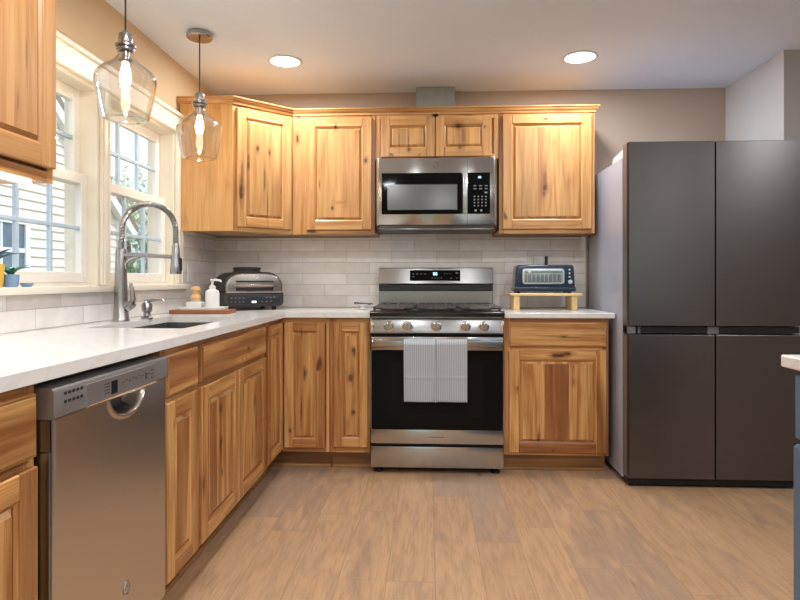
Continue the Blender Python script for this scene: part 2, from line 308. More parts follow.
# ------------------------------------------------------------------ mesh helpers
class MB:
    def __init__(s):
        s.bm = bmesh.new(); s.uv = s.bm.loops.layers.uv.new('UVMap'); s.T = Matrix.Identity(4); s.mi = 0
    def add(s, b, grain=None, T=None):
        uv = b.loops.layers.uv.verify() if b.loops.layers.uv else b.loops.layers.uv.new('UVMap')
        if grain is not None:
            ox = rnd.randint(0, 9)*10 + 5 + rnd.random()*0.5; oy = rnd.randint(0, 9)*10 + 5 + rnd.random()*0.5
            for f in b.faces:
                nm = f.normal; ax = max(range(3), key=lambda i: abs(nm[i])); pl = [i for i in range(3) if i != ax]
                if grain in pl: gv = grain; gu = pl[0] if pl[1] == grain else pl[1]
                else: gu, gv = pl
                for lp in f.loops:
                    co = lp.vert.co; lp[uv].uv = (co[gu] + ox, co[gv] + oy)
        M = s.T @ T if T is not None else s.T
        b.transform(M)
        if M.determinant() < 0: bmesh.ops.reverse_faces(b, faces=b.faces)
        me = bpy.data.meshes.new('tmp'); b.to_mesh(me); b.free()
        n0 = len(s.bm.faces); s.bm.from_mesh(me); bpy.data.meshes.remove(me)
        s.bm.faces.ensure_lookup_table()
        for f in s.bm.faces[n0:]: f.material_index = s.mi
        return s
    def box(s, x0, x1, y0, y1, z0, z1, bev=0.0, grain=None, seg=1, T=None):
        b = bmesh.new()
        bmesh.ops.create_cube(b, size=1, matrix=Matrix.Translation(((x0+x1)/2, (y0+y1)/2, (z0+z1)/2)) @ Matrix.Diagonal((abs(x1-x0), abs(y1-y0), abs(z1-z0), 1)))
        if bev > 0: bmesh.ops.bevel(b, geom=list(b.edges), offset=min(bev, 0.49*min(abs(x1-x0), abs(y1-y0), abs(z1-z0))), segments=seg, affect='EDGES', profile=0.6, clamp_overlap=True)
        b.normal_update(); return s.add(b, grain, T)
    def hexa(s, pts, grain=None, T=None):   # 8 points: bottom loop 4, top loop 4
        b = bmesh.new(); v = [b.verts.new(p) for p in pts]
        for q in ((3,2,1,0), (4,5,6,7), (0,1,5,4), (1,2,6,5), (2,3,7,6), (3,0,4,7)): b.faces.new([v[i] for i in q])
        bmesh.ops.recalc_face_normals(b, faces=b.faces); b.normal_update(); return s.add(b, grain, T)
    def lathe(s, prof, seg=24, T=None, closed=True):
        b = bmesh.new(); rings = []
        for r, z in prof:
            if r < 1e-6: rings.append([b.verts.new((0, 0, z))])
            else: rings.append([b.verts.new((r*math.cos(2*PI*i/seg), r*math.sin(2*PI*i/seg), z)) for i in range(seg)])
        for A, B in zip(rings, rings[1:]):
            for i in range(seg):
                j = (i+1) % seg
                if len(A) == 1 and len(B) == 1: continue
                if len(A) == 1: b.faces.new((A[0], B[j], B[i]))
                elif len(B) == 1: b.faces.new((A[i], A[j], B[0]))
                else: b.faces.new((A[i], A[j], B[j], B[i]))
        if closed:
            if len(rings[0]) > 1: b.faces.new(list(reversed(rings[0])))
            if len(rings[-1]) > 1: b.faces.new(rings[-1])
        bmesh.ops.recalc_face_normals(b, faces=b.faces); b.normal_update(); return s.add(b, None, T)
    def tube(s, pts, r, seg=10, caps=True, T=None):
        b = bmesh.new(); pts = [Vector(p) for p in pts]; n = len(pts)
        rs = r if hasattr(r, '__len__') else [r]*n
        t0 = (pts[1]-pts[0]).normalized(); up = Vector((0,0,1)) if abs(t0.z) < 0.9 else Vector((1,0,0)); nr = t0.cross(up).normalized(); rings = []
        for i in range(n):
            t = (pts[min(i+1, n-1)] - pts[max(i-1, 0)]).normalized()
            nr = (nr - t*nr.dot(t)).normalized(); bn = t.cross(nr)
            rings.append([b.verts.new(pts[i] + rs[i]*(math.cos(2*PI*k/seg)*nr + math.sin(2*PI*k/seg)*bn)) for k in range(seg)])
        for A, B in zip(rings, rings[1:]):
            for k in range(seg): b.faces.new((A[k], A[(k+1) % seg], B[(k+1) % seg], B[k]))
        if caps: b.faces.new(list(reversed(rings[0]))); b.faces.new(rings[-1])
        bmesh.ops.recalc_face_normals(b, faces=b.faces); b.normal_update(); return s.add(b, None, T)
    def prism(s, poly, a0, a1, axis=1, bev=0.0, grain=None, seg=2, T=None):
        # poly in the two other axes (ascending order), extruded along axis
        b = bmesh.new(); oth = [i for i in range(3) if i != axis]
        def P(q, a):
            p = [0,0,0]; p[oth[0]] = q[0]; p[oth[1]] = q[1]; p[axis] = a; return p
        A = [b.verts.new(P(q, a0)) for q in poly]; B = [b.verts.new(P(q, a1)) for q in poly]; n = len(poly)
        fa = b.faces.new(A); fb = b.faces.new(list(reversed(B)))
        for i in range(n): b.faces.new((A[(i+1) % n], A[i], B[i], B[(i+1) % n]))
        bmesh.ops.recalc_face_normals(b, faces=b.faces)
        if bev > 0: bmesh.ops.bevel(b, geom=list(set(fa.edges) | set(fb.edges)), offset=bev, segments=seg, affect='EDGES', profile=0.5, clamp_overlap=True)
        b.normal_update(); return s.add(b, grain, T)
    def grid(s, fn, nu, nv, T=None, closed_u=False):
        b = bmesh.new(); g = [[b.verts.new(fn(i/nu, j/nv)) for j in range(nv+1)] for i in range(nu+1)]
        for i in range(nu):
            for j in range(nv): b.faces.new((g[i][j], g[i+1][j], g[i+1][j+1], g[i][j+1]))
        b.normal_update(); return s.add(b, None, T)
    def sphere(s, c, r, sc=(1,1,1), u=16, v=10, T=None):
        b = bmesh.new(); bmesh.ops.create_uvsphere(b, u_segments=u, v_segments=v, radius=r, matrix=Matrix.Translation(c) @ Matrix.Diagonal((*sc, 1)))
        b.normal_update(); return s.add(b, None, T)
    def build(s, name, mat, parent=None, loc=None, rotz=0.0, angle=35):
        me = bpy.data.meshes.new(name); s.bm.to_mesh(me); s.bm.free()
        for m in (mat if isinstance(mat, (list, tuple)) else [mat]): me.materials.append(m)
        me.polygons.foreach_set('use_smooth', [True]*len(me.polygons))
        try: me.set_sharp_from_angle(angle=math.radians(angle))
        except Exception: pass
        o = bpy.data.objects.new(name, me); C.objects.link(o)
        if parent is not None: o.parent = parent
        if loc is not None: o.location = loc
        if rotz: o.rotation_euler = (0, 0, rotz)
        return o
def tag(o, label=None, cat=None, group=None, kind=None):
    if label: o['label'] = label
    if cat: o['category'] = cat
    if group: o['group'] = group
    if kind: o['kind'] = kind
    return o
def thing(name, label, cat, loc=(0,0,0), rotz=0.0, group=None):
    o = bpy.data.objects.new(name, None); C.objects.link(o); o.empty_display_size = 0.1
    o.location = loc; o.rotation_euler = (0, 0, rotz); return tag(o, label, cat, group)
def structure(o, label=None): return tag(o, label, None, None, 'structure')
def text(name, body, size, mat, parent, T, ext=0.0004):
    cu = bpy.data.curves.new('t', 'FONT'); cu.body = body; cu.size = size; cu.extrude = ext; cu.align_x = 'CENTER'; cu.align_y = 'CENTER'
    to = bpy.data.objects.new('t', cu); C.objects.link(to); dg = bpy.context.evaluated_depsgraph_get()
    me = bpy.data.meshes.new_from_object(to.evaluated_get(dg)); bpy.data.objects.remove(to); bpy.data.curves.remove(cu)
    me.transform(T); me.materials.clear(); me.materials.append(mat)
    o = bpy.data.objects.new(name, me); C.objects.link(o); o.parent = parent; return o
RX = Matrix.Rotation(PI/2, 4, 'X'); Tr = Matrix.Translation
FRONT = RX    # text / lathe z -> -y (faces the camera)
def TF(x, y, z): return Tr((x, y, z)) @ Matrix.Rotation(PI/2, 4, 'X')

# ------------------------------------------------------------------ room shell
CZ = 2.367; XR = 3.42; XFAR = 6.2; YF = -7.2
structure(MB().box(-0.16, XFAR, YF-0.1, 0.12, -0.08, 0).build('floor', FLOOR))
structure(MB().box(-0.16, XFAR, YF-0.1, 0.12, CZ, CZ+0.08).build('ceiling', CEILW))
structure(MB().box(-0.16, XR+0.1, 0.0, 0.12, 0, CZ).build('wall_back', WALLSHADE))
# left wall with two window openings
WR = (-1.375, -0.655); WL = (-2.155, -1.435); ZO0, ZO1 = 1.045, 1.955
w = MB()
w.box(-0.15, 0, WR[1], 0, 0, CZ); w.box(-0.15, 0, WL[1], WR[0], ZO0, ZO1); w.box(-0.15, 0, YF, WL[0], 0, CZ)
w.box(-0.15, 0, WL[0], WR[1], 0, ZO0); w.box(-0.15, 0, WL[0], WR[1], ZO1, CZ)
structure(w.build('wall_left', WALLWARM))
structure(MB().box(XR, XR+0.06, -0.644, 0.0, 0, CZ).build('wall_right', WALLWHITE))
structure(MB().box(XR+0.0005, XFAR, -0.644, -0.56, 0, CZ, T=Tr((0.06,0,0))).build('wall_corner', WALLGREY))
structure(MB().box(XR, XR+0.0605, -0.644, -0.6435, 0, CZ, T=Tr((0,-0.0006,0))).build('wall_corner_edge', WALLGREY))
structure(MB().box(XFAR, XFAR+0.1, YF, -0.56, 0, CZ).build('wall_far_right', WALLGREY))
# front wall behind the camera with a patio door and an added fill window
w = MB(); PX0, PX1, PZ1 = 0.25, 1.50, 2.10; QX0, QX1, QZ0, QZ1 = 2.9, 5.4, 0.65, 2.20
w.box(-0.15, PX0, YF-0.1, YF, 0, CZ); w.box(PX1, QX0, YF-0.1, YF, 0, CZ); w.box(QX1, XFAR, YF-0.1, YF, 0, CZ)
w.box(PX0, PX1, YF-0.1, YF, PZ1, CZ); w.box(QX0, QX1, YF-0.1, YF, QZ1, CZ); w.box(QX0, QX1, YF-0.1, YF, 0, QZ0)
structure(w.build('wall_front', WALLWARM))
def far_window(nm, x0, x1, z0, z1, n):
    dr = MB(); st = 0.07
    for k in range(n+1): a = x0+(x1-x0-st)*k/n; dr.box(a, a+st, YF-0.08, YF-0.02, z0, z1)
    dr.box(x0, x1, YF-0.08, YF-0.02, z0, z0+0.08); dr.box(x0, x1, YF-0.08, YF-0.02, z1-0.08, z1)
    o = structure(dr.build(nm, SASHP)); MB().box(x0+0.05, x1-0.05, YF-0.052, YF-0.046, z0+0.06, z1-0.06).build('pane', GLASS, o)
far_window('door_1', PX0, PX1, 0.0, PZ1, 1); far_window('window_3', QX0, QX1, QZ0, QZ1, 3)  # the second, wide window is invented to carry the fill light

# tiles
def tiles_back():
    m = MB(); m.box(0.0, 2.508, -0.009, -0.0005, 0.9145, 1.384, bev=0); m.box(1.134, 1.888, -0.009, -0.0005, 0.30, 0.9145)
    m.box(1.134, 1.888, -0.009, -0.0005, 1.384, 1.43); return m.build('trim_1', TILE_B)
structure(tiles_back(), 'pale glazed subway tile backsplash on the back wall')
m = MB(); m.box(0.0005, 0.009, -3.3, -0.5686, 0.9145, 1.0445); m.box(0.0005, 0.009, -0.5684, -0.0095, 0.9145, 1.395)
structure(m.build('trim_2', TILE_L), 'pale glazed subway tile under the window stool')

# windows
def window(n, y0, y1):
    jm = MB(); d = 0.02
    jm.box(-0.15, 0.0, y0, y0+d, ZO0+0.03, ZO1); jm.box(-0.15, 0.0, y1-d, y1, ZO0+0.03, ZO1); jm.box(-0.15, 0.0, y0+d, y1-d, ZO1-d, ZO1); jm.box(-0.15, -0.03, y0+d, y1-d, ZO0+0.03, ZO0+0.042)
    root = structure(jm.build('window_%d' % n, TRIMP))
    for k, (nm, xa, xb, z0, z1, rb, rt) in enumerate((('lower_sash', -0.072, -0.045, 1.087, 1.562, 0.048, 0.046), ('upper_sash', -0.105, -0.078, 1.516, ZO1-0.02, 0.046, 0.055))):
        a, c = y0+d, y1-d; st = 0.046; s_ = MB()
        s_.box(xa, xb, a, a+st, z0, z1, 0.003); s_.box(xa, xb, c-st, c, z0, z1, 0.003)
        s_.box(xa, xb, a+st, c-st, z0, z0+rb, 0.003); s_.box(xa, xb, a+st, c-st, z1-rt, z1, 0.003)
        so = s_.build(nm, SASHP, root)
        xm = (xa+xb)/2
        MB().box(xm-0.003, xm+0.003, a+st-0.004, c-st+0.004, z0+rb-0.004, z1-rt+0.004).build('pane', GLASS, so)
        mu = MB(); ga, gb, gz0, gz1 = a+st, c-st, z0+rb, z1-rt
        for q in (1, 2): yy = ga+(gb-ga)*q/3; mu.box(xm-0.009, xm+0.009, yy-0.009, yy+0.009, gz0, gz1, 0.003)
        zz = (gz0+gz1)/2; mu.box(xm-0.0085, xm+0.0085, ga, gb, zz-0.009, zz+0.009, 0.003)
        mu.build('muntin_grid', MUNT, so)
    return root
window(1, *WL); window(2, *WR)
cas = MB(); CW = 0.085
def fl(y0, y1, z0, z1):
    cas.box(0.0005, 0.016, y0, y1, z0, z1, 0.003); q = (y1-y0)
    for f in (0.12, 0.72): cas.box(0.014, 0.022, y0+q*f, y0+q*(f+0.16), z0, z1, 0.004)
fl(WR[1]-0.005, WR[1]+CW, 1.076, ZO1); fl(WL[0]-CW, WL[0]+0.005, 1.076, ZO1); fl(WL[1]-0.005, WR[0]+0.005, 1.076, ZO1)
cas.box(0.0005, 0.020, WL[0]-CW, WR[1]+CW, ZO1, ZO1+0.088, 0.003)
cas.box(0.0005, 0.034, WL[0]-CW, WR[1]+CW+0.01, ZO1+0.088, ZO1+0.110, 0.006, seg=2)
cas.box(0.0005, 0.027, WL[0]-CW, WR[1]+CW, ZO1-0.006, ZO1+0.012, 0.005)
structure(cas.build('trim_3', TRIMP), 'cream window casing around both windows')
structure(MB().box(-0.044, 0.05, -3.3, -0.535, 1.047, 1.075, 0.006, seg=2).build('trim_4', TRIMP), 'cream window stool ledge')

# ------------------------------------------------------------------ doors and cabinets (local frame: x width, -y front, z up)
def door(name, w_, h, parent, loc, rotz, mat=None, panel_mat=None, fr=0.056, staves=0, th=0.020):
    mat = mat or WOOD; d = MB(); g = 0.0004
    d.box(0, fr, -th, 0, 0, h, 0.003, 2); d.box(w_-fr, w_, -th, 0, 0, h, 0.003, 2)
    d.box(fr+g, w_-fr-g, -th, 0, 0, fr, 0.003, 0); d.box(fr+g, w_-fr-g, -th, 0, h-fr, h, 0.003, 0)
    # sloped sticking inside the frame
    i0, i1 = fr-0.001, fr+0.008
    def stick(p, gr): d.hexa(p, gr)
    y1, y2, yb = -th+0.003, -th+0.010, -0.004
    W0, W1, H0, H1 = fr, w_-fr, fr, h-fr
    stick([(W0-.002,y1,H0),(W0+.008,y2,H0),(W0+.008,yb,H0),(W0-.002,yb,H0),(W0-.002,y1,H1),(W0+.008,y2,H1),(W0+.008,yb,H1),(W0-.002,yb,H1)], 2)
    stick([(W1-.008,y2,H0),(W1+.002,y1,H0),(W1+.002,yb,H0),(W1-.008,yb,H0),(W1-.008,y2,H1),(W1+.002,y1,H1),(W1+.002,yb,H1),(W1-.008,yb,H1)], 2)
    stick([(W0,y1,H0-.002),(W1,y1,H0-.002),(W1,yb,H0-.002),(W0,yb,H0-.002),(W0,y2,H0+.008),(W1,y2,H0+.008),(W1,yb,H0+.008),(W0,yb,H0+.008)], 0)
    stick([(W0,y2,H1-.008),(W1,y2,H1-.008),(W1,yb,H1-.008),(W0,yb,H1-.008),(W0,y1,H1+.002),(W1,y1,H1+.002),(W1,yb,H1+.002),(W0,yb,H1+.002)], 0)
    o = d.build(name, mat, parent, loc, rotz)
    p = MB(); a, b_, c_, e = fr+0.009, w_-fr-0.009, fr+0.009, h-fr-0.009; bv = min(0.013, (b_-a)*0.3)
    yo, yt = -0.006, -th+0.0025
    # raised field in glued staves
    ns = staves or max(1, round((b_-a-2*bv)/0.10)); xs = [a+bv + (b_-a-2*bv)*k/ns for k in range(ns+1)]
    for k in range(1, ns): xs[k] += rnd.uniform(-0.016, 0.016)
    for k in range(ns): p.box(xs[k], xs[k+1], yt, -0.003, c_+bv, e-bv, 0, 2)
    y3 = yt+0.0022
    p.hexa([(a,yo,c_),(a+bv,y3,c_+bv),(a+bv,-.003,c_+bv),(a,-.003,c_),(a,yo,e),(a+bv,y3,e-bv),(a+bv,-.003,e-bv),(a,-.003,e)], 2)
    p.hexa([(b_-bv,y3,c_+bv),(b_,yo,c_),(b_,-.003,c_),(b_-bv,-.003,c_+bv),(b_-bv,y3,e-bv),(b_,yo,e),(b_,-.003,e),(b_-bv,-.003,e-bv)], 2)
    p.hexa([(a,yo,c_),(b_,yo,c_),(b_,-.003,c_),(a,-.003,c_),(a+bv,y3,c_+bv),(b_-bv,y3,c_+bv),(b_-bv,-.003,c_+bv),(a+bv,-.003,c_+bv)], 2)
    p.hexa([(a+bv,y3,e-bv),(b_-bv,y3,e-bv),(b_-bv,-.003,e-bv),(a+bv,-.003,e-bv),(a,yo,e),(b_,yo,e),(b_,-.003,e),(a,-.003,e)], 2)
    p.build('panel', panel_mat or mat, o)
    return o
def drawer(name, w_, h, parent, loc, rotz, mat=None, th=0.020):
    d = MB(); d.box(0, w_, -th+0.004, 0, 0, h, 0.002, 0)
    d.box(0.006, w_-0.006, -th, -th+0.005, 0.006, h-0.006, 0.004, 0)
    return d.build(name, mat or WOOD, parent, loc, rotz)
def frame_boxes(x0, x1, z0, z1, openings_x, rails_z, th=0.019, stile=0.035):
    f = MB(); f.box(x0, x0+stile, -th, 0, z0, z1, 0.001, 2); f.box(x1-stile, x1, -th, 0, z0, z1, 0.001, 2)
    for a in openings_x: f.box(a-0.019, a+0.019, -th, 0, z0, z1, 0.001, 2)
    for (a, b_) in rails_z: f.box(x0+stile, x1-stile, -th, 0, a, b_, 0.001, 0)
    return f
TK = 0.105; TOP = 0.883
def base_cabinet(label, x, y, rot, w_, depth=0.585, layout='door', doors=None, drawers=None, rails=None, stiles=(), toe=True, gap_l=0.0, group='hickory base cabinets', toe_x=None, carc_top=TOP-0.001):
    # local origin = front left corner of the face frame, on the floor
    t = thing('base_cabinet', label, 'cabinet', (x, y, 0), rot, group)
    c = MB(); c.box(0.0005, w_-0.0005, 0.001, depth, TK, carc_top, 0, 2); c.build('carcass', WOODPLY, t)
    frame_boxes(0.0005, w_-0.0005, TK, TOP-0.001, stiles, rails or [(TK, 0.135), (TOP-0.045, TOP-0.001)]).build('face_frame', WOOD, t)
    tx0, tx1 = toe_x or (0.0005, w_-0.0005)
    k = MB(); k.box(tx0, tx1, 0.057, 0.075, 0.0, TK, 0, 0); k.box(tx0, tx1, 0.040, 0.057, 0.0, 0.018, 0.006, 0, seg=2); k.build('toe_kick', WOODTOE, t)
    for i, (a, b_, z0, z1, kw) in enumerate(doors or []): door('door', b_-a, z1-z0, t, (a, -0.0192, z0), 0, **kw)
    for i, (a, b_, z0, z1, kw) in enumerate(drawers or []): drawer('drawer_front', b_-a, z1-z0, t, (a, -0.0192, z0), 0, **kw)
    return t
L90 = PI/2
DZ0, DZ1, WZ0, WZ1 = 0.122, 0.703, 0.722, 0.858
R2 = [(TK, 0.135), (0.693, 0.733), (TOP-0.045, TOP-0.001)]
FXL = 0.591     # plane of the left run's carcass front; face frame goes to .61
# left run: drawer base near the camera
base_cabinet('hickory base cabinet at left edge beside the dishwasher', FXL, -3.30, L90, 0.535, doors=[(0.012, 0.520, DZ0, DZ1, {'staves':5})], drawers=[(0.012, 0.520, WZ0, WZ1, {})], rails=R2)
KN12 = wood('hickory_a', [(0.05, 0.50, 0.008, 0.012, 0.5)])
base_cabinet('narrow hickory drawer base cabinet right of the dishwasher', FXL, -2.163, L90, 0.288, doors=[(0.014, 0.270, DZ0, DZ1, {'mat': KN12})], drawers=[(0.014, 0.270, WZ0, WZ1, {})], rails=R2)
K1 = wood('hickory_b', [(0.20, 0.46, 0.016, 0.022, 0.8), (0.215, 0.20, 0.007, 0.012, 0.7), (0.012, 0.22, 0.01, 0.03, 0.8), (0.15,0.40,0.006,0.006,.5)])
K2 = wood('hickory_c', [(0.24, 0.40, 0.016, 0.05, 0.75), (0.26, 0.28, 0.01, 0.025, 0.8), (0.20, 0.20, 0.009, 0.07, 0.7), (0.27,0.33,0.006,0.02,.7)])
K3 = wood('hickory_d', [(0.56, 0.060, 0.016, 0.012, 0.75), (0.47, 0.022, 0.007, 0.006, 0.7), (0.53, 0.02, 0.007, 0.006, 0.7), (0.60,0.03,0.006,0.005,.6)])
base_cabinet('wide hickory sink base cabinet under the faucet', FXL, -1.874, L90, 0.90, doors=[(0.016, 0.441, DZ0, DZ1, {'mat': K1, 'staves': 3}), (0.446, 0.880, DZ0, DZ1, {'mat': K2, 'staves': 3})], drawers=[(0.016, 0.880, WZ0, WZ1, {'mat': K3})], rails=R2, carc_top=0.675)
# corner cabinet with a bifold door
t = thing('base_cabinet', 'corner hickory base cabinet with folded double door', 'cabinet', (0, 0, 0), 0, 'hickory base cabinets')
c = MB(); c.prism([(0.012,-0.012),(0.012,-0.972),(0.590,-0.972),(0.590,-0.590),(0.893,-0.590),(0.893,-0.012)], TK, TOP-0.001, axis=2, grain=0); c.build('carcass', WOODPLY, t)
f = MB()
f.box(0.5905, 0.609, -0.972, -0.950, TK, TOP-0.001, 0.001, 2); f.box(0.5905, 0.609, -0.950, -0.609, TK, 0.135, 0.001, 1); f.box(0.5905, 0.609, -0.950, -0.609, TOP-0.035, TOP-0.001, 0.001, 1)
f.box(0.871, 0.893, -0.609, -0.5905, TK, TOP-0.001, 0.001, 2); f.box(0.5905, 0.871, -0.609, -0.5905, TK, 0.135, 0.001, 0); f.box(0.5905, 0.871, -0.609, -0.5905, TOP-0.035, TOP-0.001, 0.001, 0)
f.build('face_frame', WOOD, t)
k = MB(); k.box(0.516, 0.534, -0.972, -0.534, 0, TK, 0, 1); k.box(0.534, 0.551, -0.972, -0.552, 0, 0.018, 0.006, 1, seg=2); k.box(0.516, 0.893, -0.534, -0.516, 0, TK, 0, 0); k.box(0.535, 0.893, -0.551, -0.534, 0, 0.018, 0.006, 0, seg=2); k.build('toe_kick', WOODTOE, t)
K4 = wood('hickory_e', [(0.10, 0.22, 0.006, 0.10, 0.7), (0.035, 0.10, 0.007, 0.012, 0.8), (0.10,0.66,0.005,0.04,.5), (0.205,0.50,0.005,0.006,.8)], heart_amt=0.5)
door('door', 0.300, 0.722, t, (0.6095, -0.947, 0.132), L90, WOOD, fr=0.05, staves=2)
door('door', 0.236, 0.722, t, (0.632, -0.6095, 0.132), 0, K4, fr=0.05, staves=2)
K5 = wood('hickory_f', [(0.10, 0.40, 0.017, 0.030, 0.75), (0.115, 0.20, 0.009, 0.012, 0.9), (0.03,0.47,0.004,0.09,.6)], heart_amt=0.45)
base_cabinet('narrow hickory base cabinet left of the range', 0.896, -0.591, 0, 0.232, doors=[(0.022, 0.222, 0.140, 0.853, {'mat': K5, 'staves': 1, 'fr': 0.05})], rails=[(TK, 0.135), (TOP-0.035, TOP-0.001)])
K6 = wood('hickory_g', [(0.262, 0.552, 0.028, 0.011, 1.0), (0.325, 0.562, 0.026, 0.008, 1.0), (0.290,0.551,0.03,0.009,1.0), (0.165, 0.085, 0.009, 0.035, 0.75), (0.245, 0.016, 0.007, 0.006, 0.8), (0.36,0.40,0.012,0.02,.35)], heart_amt=0.95)
K7 = wood('hickory_h', [(0.31, 0.057, 0.018, 0.007, 0.6), (0.24, 0.060, 0.05, 0.003, 0.5), (0.36, 0.052, 0.06, 0.003, 0.5)], heart_amt=0.2)
base_cabinet('wide hickory base cabinet between range and refrigerator', 1.893, -0.591, 0, 0.586, doors=[(0.026, 0.568, DZ0, DZ1, {'mat': K6, 'staves': 3})], drawers=[(0.026, 0.568, 0.723, WZ1, {'mat': K7})], rails=R2)

# wall cabinets
UZ0, UZ1 = 1.385, 2.135
def wall_cabinet(label, x, y, rot, w_, z0, z1, doors, depth=0.295, stiles=(), lip=0.012):
    t = thing('wall_cabinet', label, 'cabinet', (x, y, z0), rot, 'hickory wall cabinets'); h = z1-z0
    c = MB(); c.box(0.0005, w_-0.0005, 0.0005, depth, lip, h-0.001, 0, 2); c.build('carcass', WOODPLY, t)
    frame_boxes(0.0005, w_-0.0005, 0, h-0.001, stiles, [(0, 0.032), (h-0.034, h-0.001)], stile=0.030).build('face_frame', WOOD, t)
    for (a, b_, q0, q1, kw) in doors: door('door', b_-a, q1-q0, t, (a, -0.0192, q0-z0), 0, **kw)
    return t
YU = -0.305
K8 = wood('hickory_i', [(0.185, 0.640, 0.008, 0.016, 0.9), (0.165, 0.135, 0.007, 0.010, 0.9), (0.375, 0.43, 0.010, 0.016, 0.9), (0.085,0.28,0.004,0.02,.6), (0.21,0.17,0.03,0.008,.25)], heart_amt=0.3, grain=0.68)
FK = wood('hickory_j', [(0.03, 0.60, 0.010, 0.028, 0.85)], heart_amt=0.4, grain=0.68)
t = wall_cabinet('hickory wall cabinet between diagonal corner cabinet and microwave', 0.612, YU, 0, 0.518, UZ0, UZ1, [(0.088, 0.498, 1.412, 2.110, {'mat': K8, 'staves': 3})])
MB().box(0.001, 0.088, -0.0205, -0.0192, 0.0, UZ1-UZ0-0.001, 0, 2).build('filler_strip', FK, t)
K9 = wood('hickory_k', [(0.175, 0.045, 0.010, 0.010, 0.9), (0.172, 0.10, 0.004, 0.05, 0.6), (0.115,0.11,0.004,0.06,.45), (0.24,0.012,0.006,0.005,.7)], heart_amt=0.2, grain=0.68)
K10 = wood('hickory_l', [(0.14, 0.19, 0.022, 0.016, 0.85), (0.15, 0.055, 0.016, 0.014, 0.55), (0.17,0.12,0.010,0.05,.35), (0.30,0.18,0.007,0.008,.8)], heart_amt=0.35, grain=0.68)
wall_cabinet('short hickory wall cabinet above the microwave', 1.131, YU, 0, 0.766, 1.848, UZ1, [(0.036, 0.372, 1.862, 2.110, {'mat': K9, 'fr': 0.054}), (0.378, 0.720, 1.862, 2.110, {'mat': K10, 'fr': 0.054})], stiles=(0.375,))
K11 = wood('hickory_m', [(0.255, 0.25, 0.014, 0.022, 0.85), (0.255, 0.30, 0.016, 0.07, 0.4), (0.26, 0.672, 0.013, 0.006, 0.8), (0.25,0.215,0.006,0.015,.6)], heart_amt=0.35, grain=0.68)
t = wall_cabinet('wide hickory wall cabinet between microwave and refrigerator', 1.898, YU, 0, 0.580, UZ0, UZ1, [(0.022, 0.560, 1.412, 2.114, {'mat': K11, 'staves': 3})])
MB().box(0.5797, 0.5815, -0.0195, 0.295, 0, UZ1-UZ0-0.001, 0, 2).build('side_panel', WOODPLY, t)
# diagonal corner
t = thing('wall_cabinet', 'diagonal corner hickory wall cabinet beside the window', 'cabinet', (0, 0, UZ0), 0, 'hickory wall cabinets'); H_ = UZ1-UZ0
A = Vector((0.325, -0.598)); B = Vector((0.611, -0.325)); e = (B-A).normalized(); ang = math.atan2(e.y, e.x); nrm = Vector((e.y, -e.x))
c = MB(); Ai = A - nrm*0.0195; Bi = B - nrm*0.0195
c.prism([(0.010,-0.010),(0.010,-0.598),(A.x-0.012,-0.598),(Ai.x,Ai.y),(Bi.x,Bi.y),(0.611,-0.31),(0.611,-0.010)], 0.012, H_-0.001, axis=2, grain=2); c.build('carcass', WOODPLY, t)
LW = (B-A).length
fo = frame_boxes(0, LW, 0, H_-0.001, (), [(0, 0.032), (H_-0.034, H_-0.001)], stile=0.03).build('face_frame', WOOD, t, (Ai.x, Ai.y, 0), ang)
MB().box(0.010, 0.325, -0.606, -0.598, 0, H_-0.001, 0.002, 2).build('side_panel', WOODPLY, t)
K12 = wood('hickory_n', [(0.13, 0.47, 0.009, 0.020, 0.85), (0.21, 0.46, 0.006, 0.02, 0.75), (0.175, 0.30, 0.006, 0.09, 0.55), (0.195, 0.15, 0.005, 0.10, 0.55), (0.022, 0.20, 0.014, 0.05, 0.9), (0.028, 0.30, 0.010, 0.10, 0.5), (0.29,0.24,0.004,0.02,.4)], heart_amt=0.45, grain=0.68)
door('door', LW-0.034, 2.112-1.412, t, (A.x+e.x*0.017+nrm.x*0.0003, A.y+e.y*0.017+nrm.y*0.0003, 1.412-UZ0), ang, K12, staves=3)
# near wall cabinet at left edge
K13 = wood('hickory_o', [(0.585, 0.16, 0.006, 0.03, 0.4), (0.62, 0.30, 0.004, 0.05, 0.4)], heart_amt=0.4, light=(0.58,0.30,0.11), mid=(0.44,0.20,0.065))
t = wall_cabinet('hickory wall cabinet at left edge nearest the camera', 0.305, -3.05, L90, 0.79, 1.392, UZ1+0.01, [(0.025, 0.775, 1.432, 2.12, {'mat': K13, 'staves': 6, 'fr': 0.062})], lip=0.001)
s_ = thing('undercabinet_light', 'thin bright light strip under the wall cabinet at left edge', 'light', (0.288, -2.66, 1.3805))
MB().box(-0.022, 0.0, -0.35, 0.35, 0.0, 0.0118, 0.002).build('housing', PLASTW, s_); MB().box(0.0, 0.008, -0.345, 0.345, -0.001, 0.0105, 0.002).build('lens', STRIPG, s_)
area('strip_lamp', (0, 0, -0.003), (0,0,0), 0.012, 0.6, 1.2, (0.92,0.94,1.0), parent=s_)

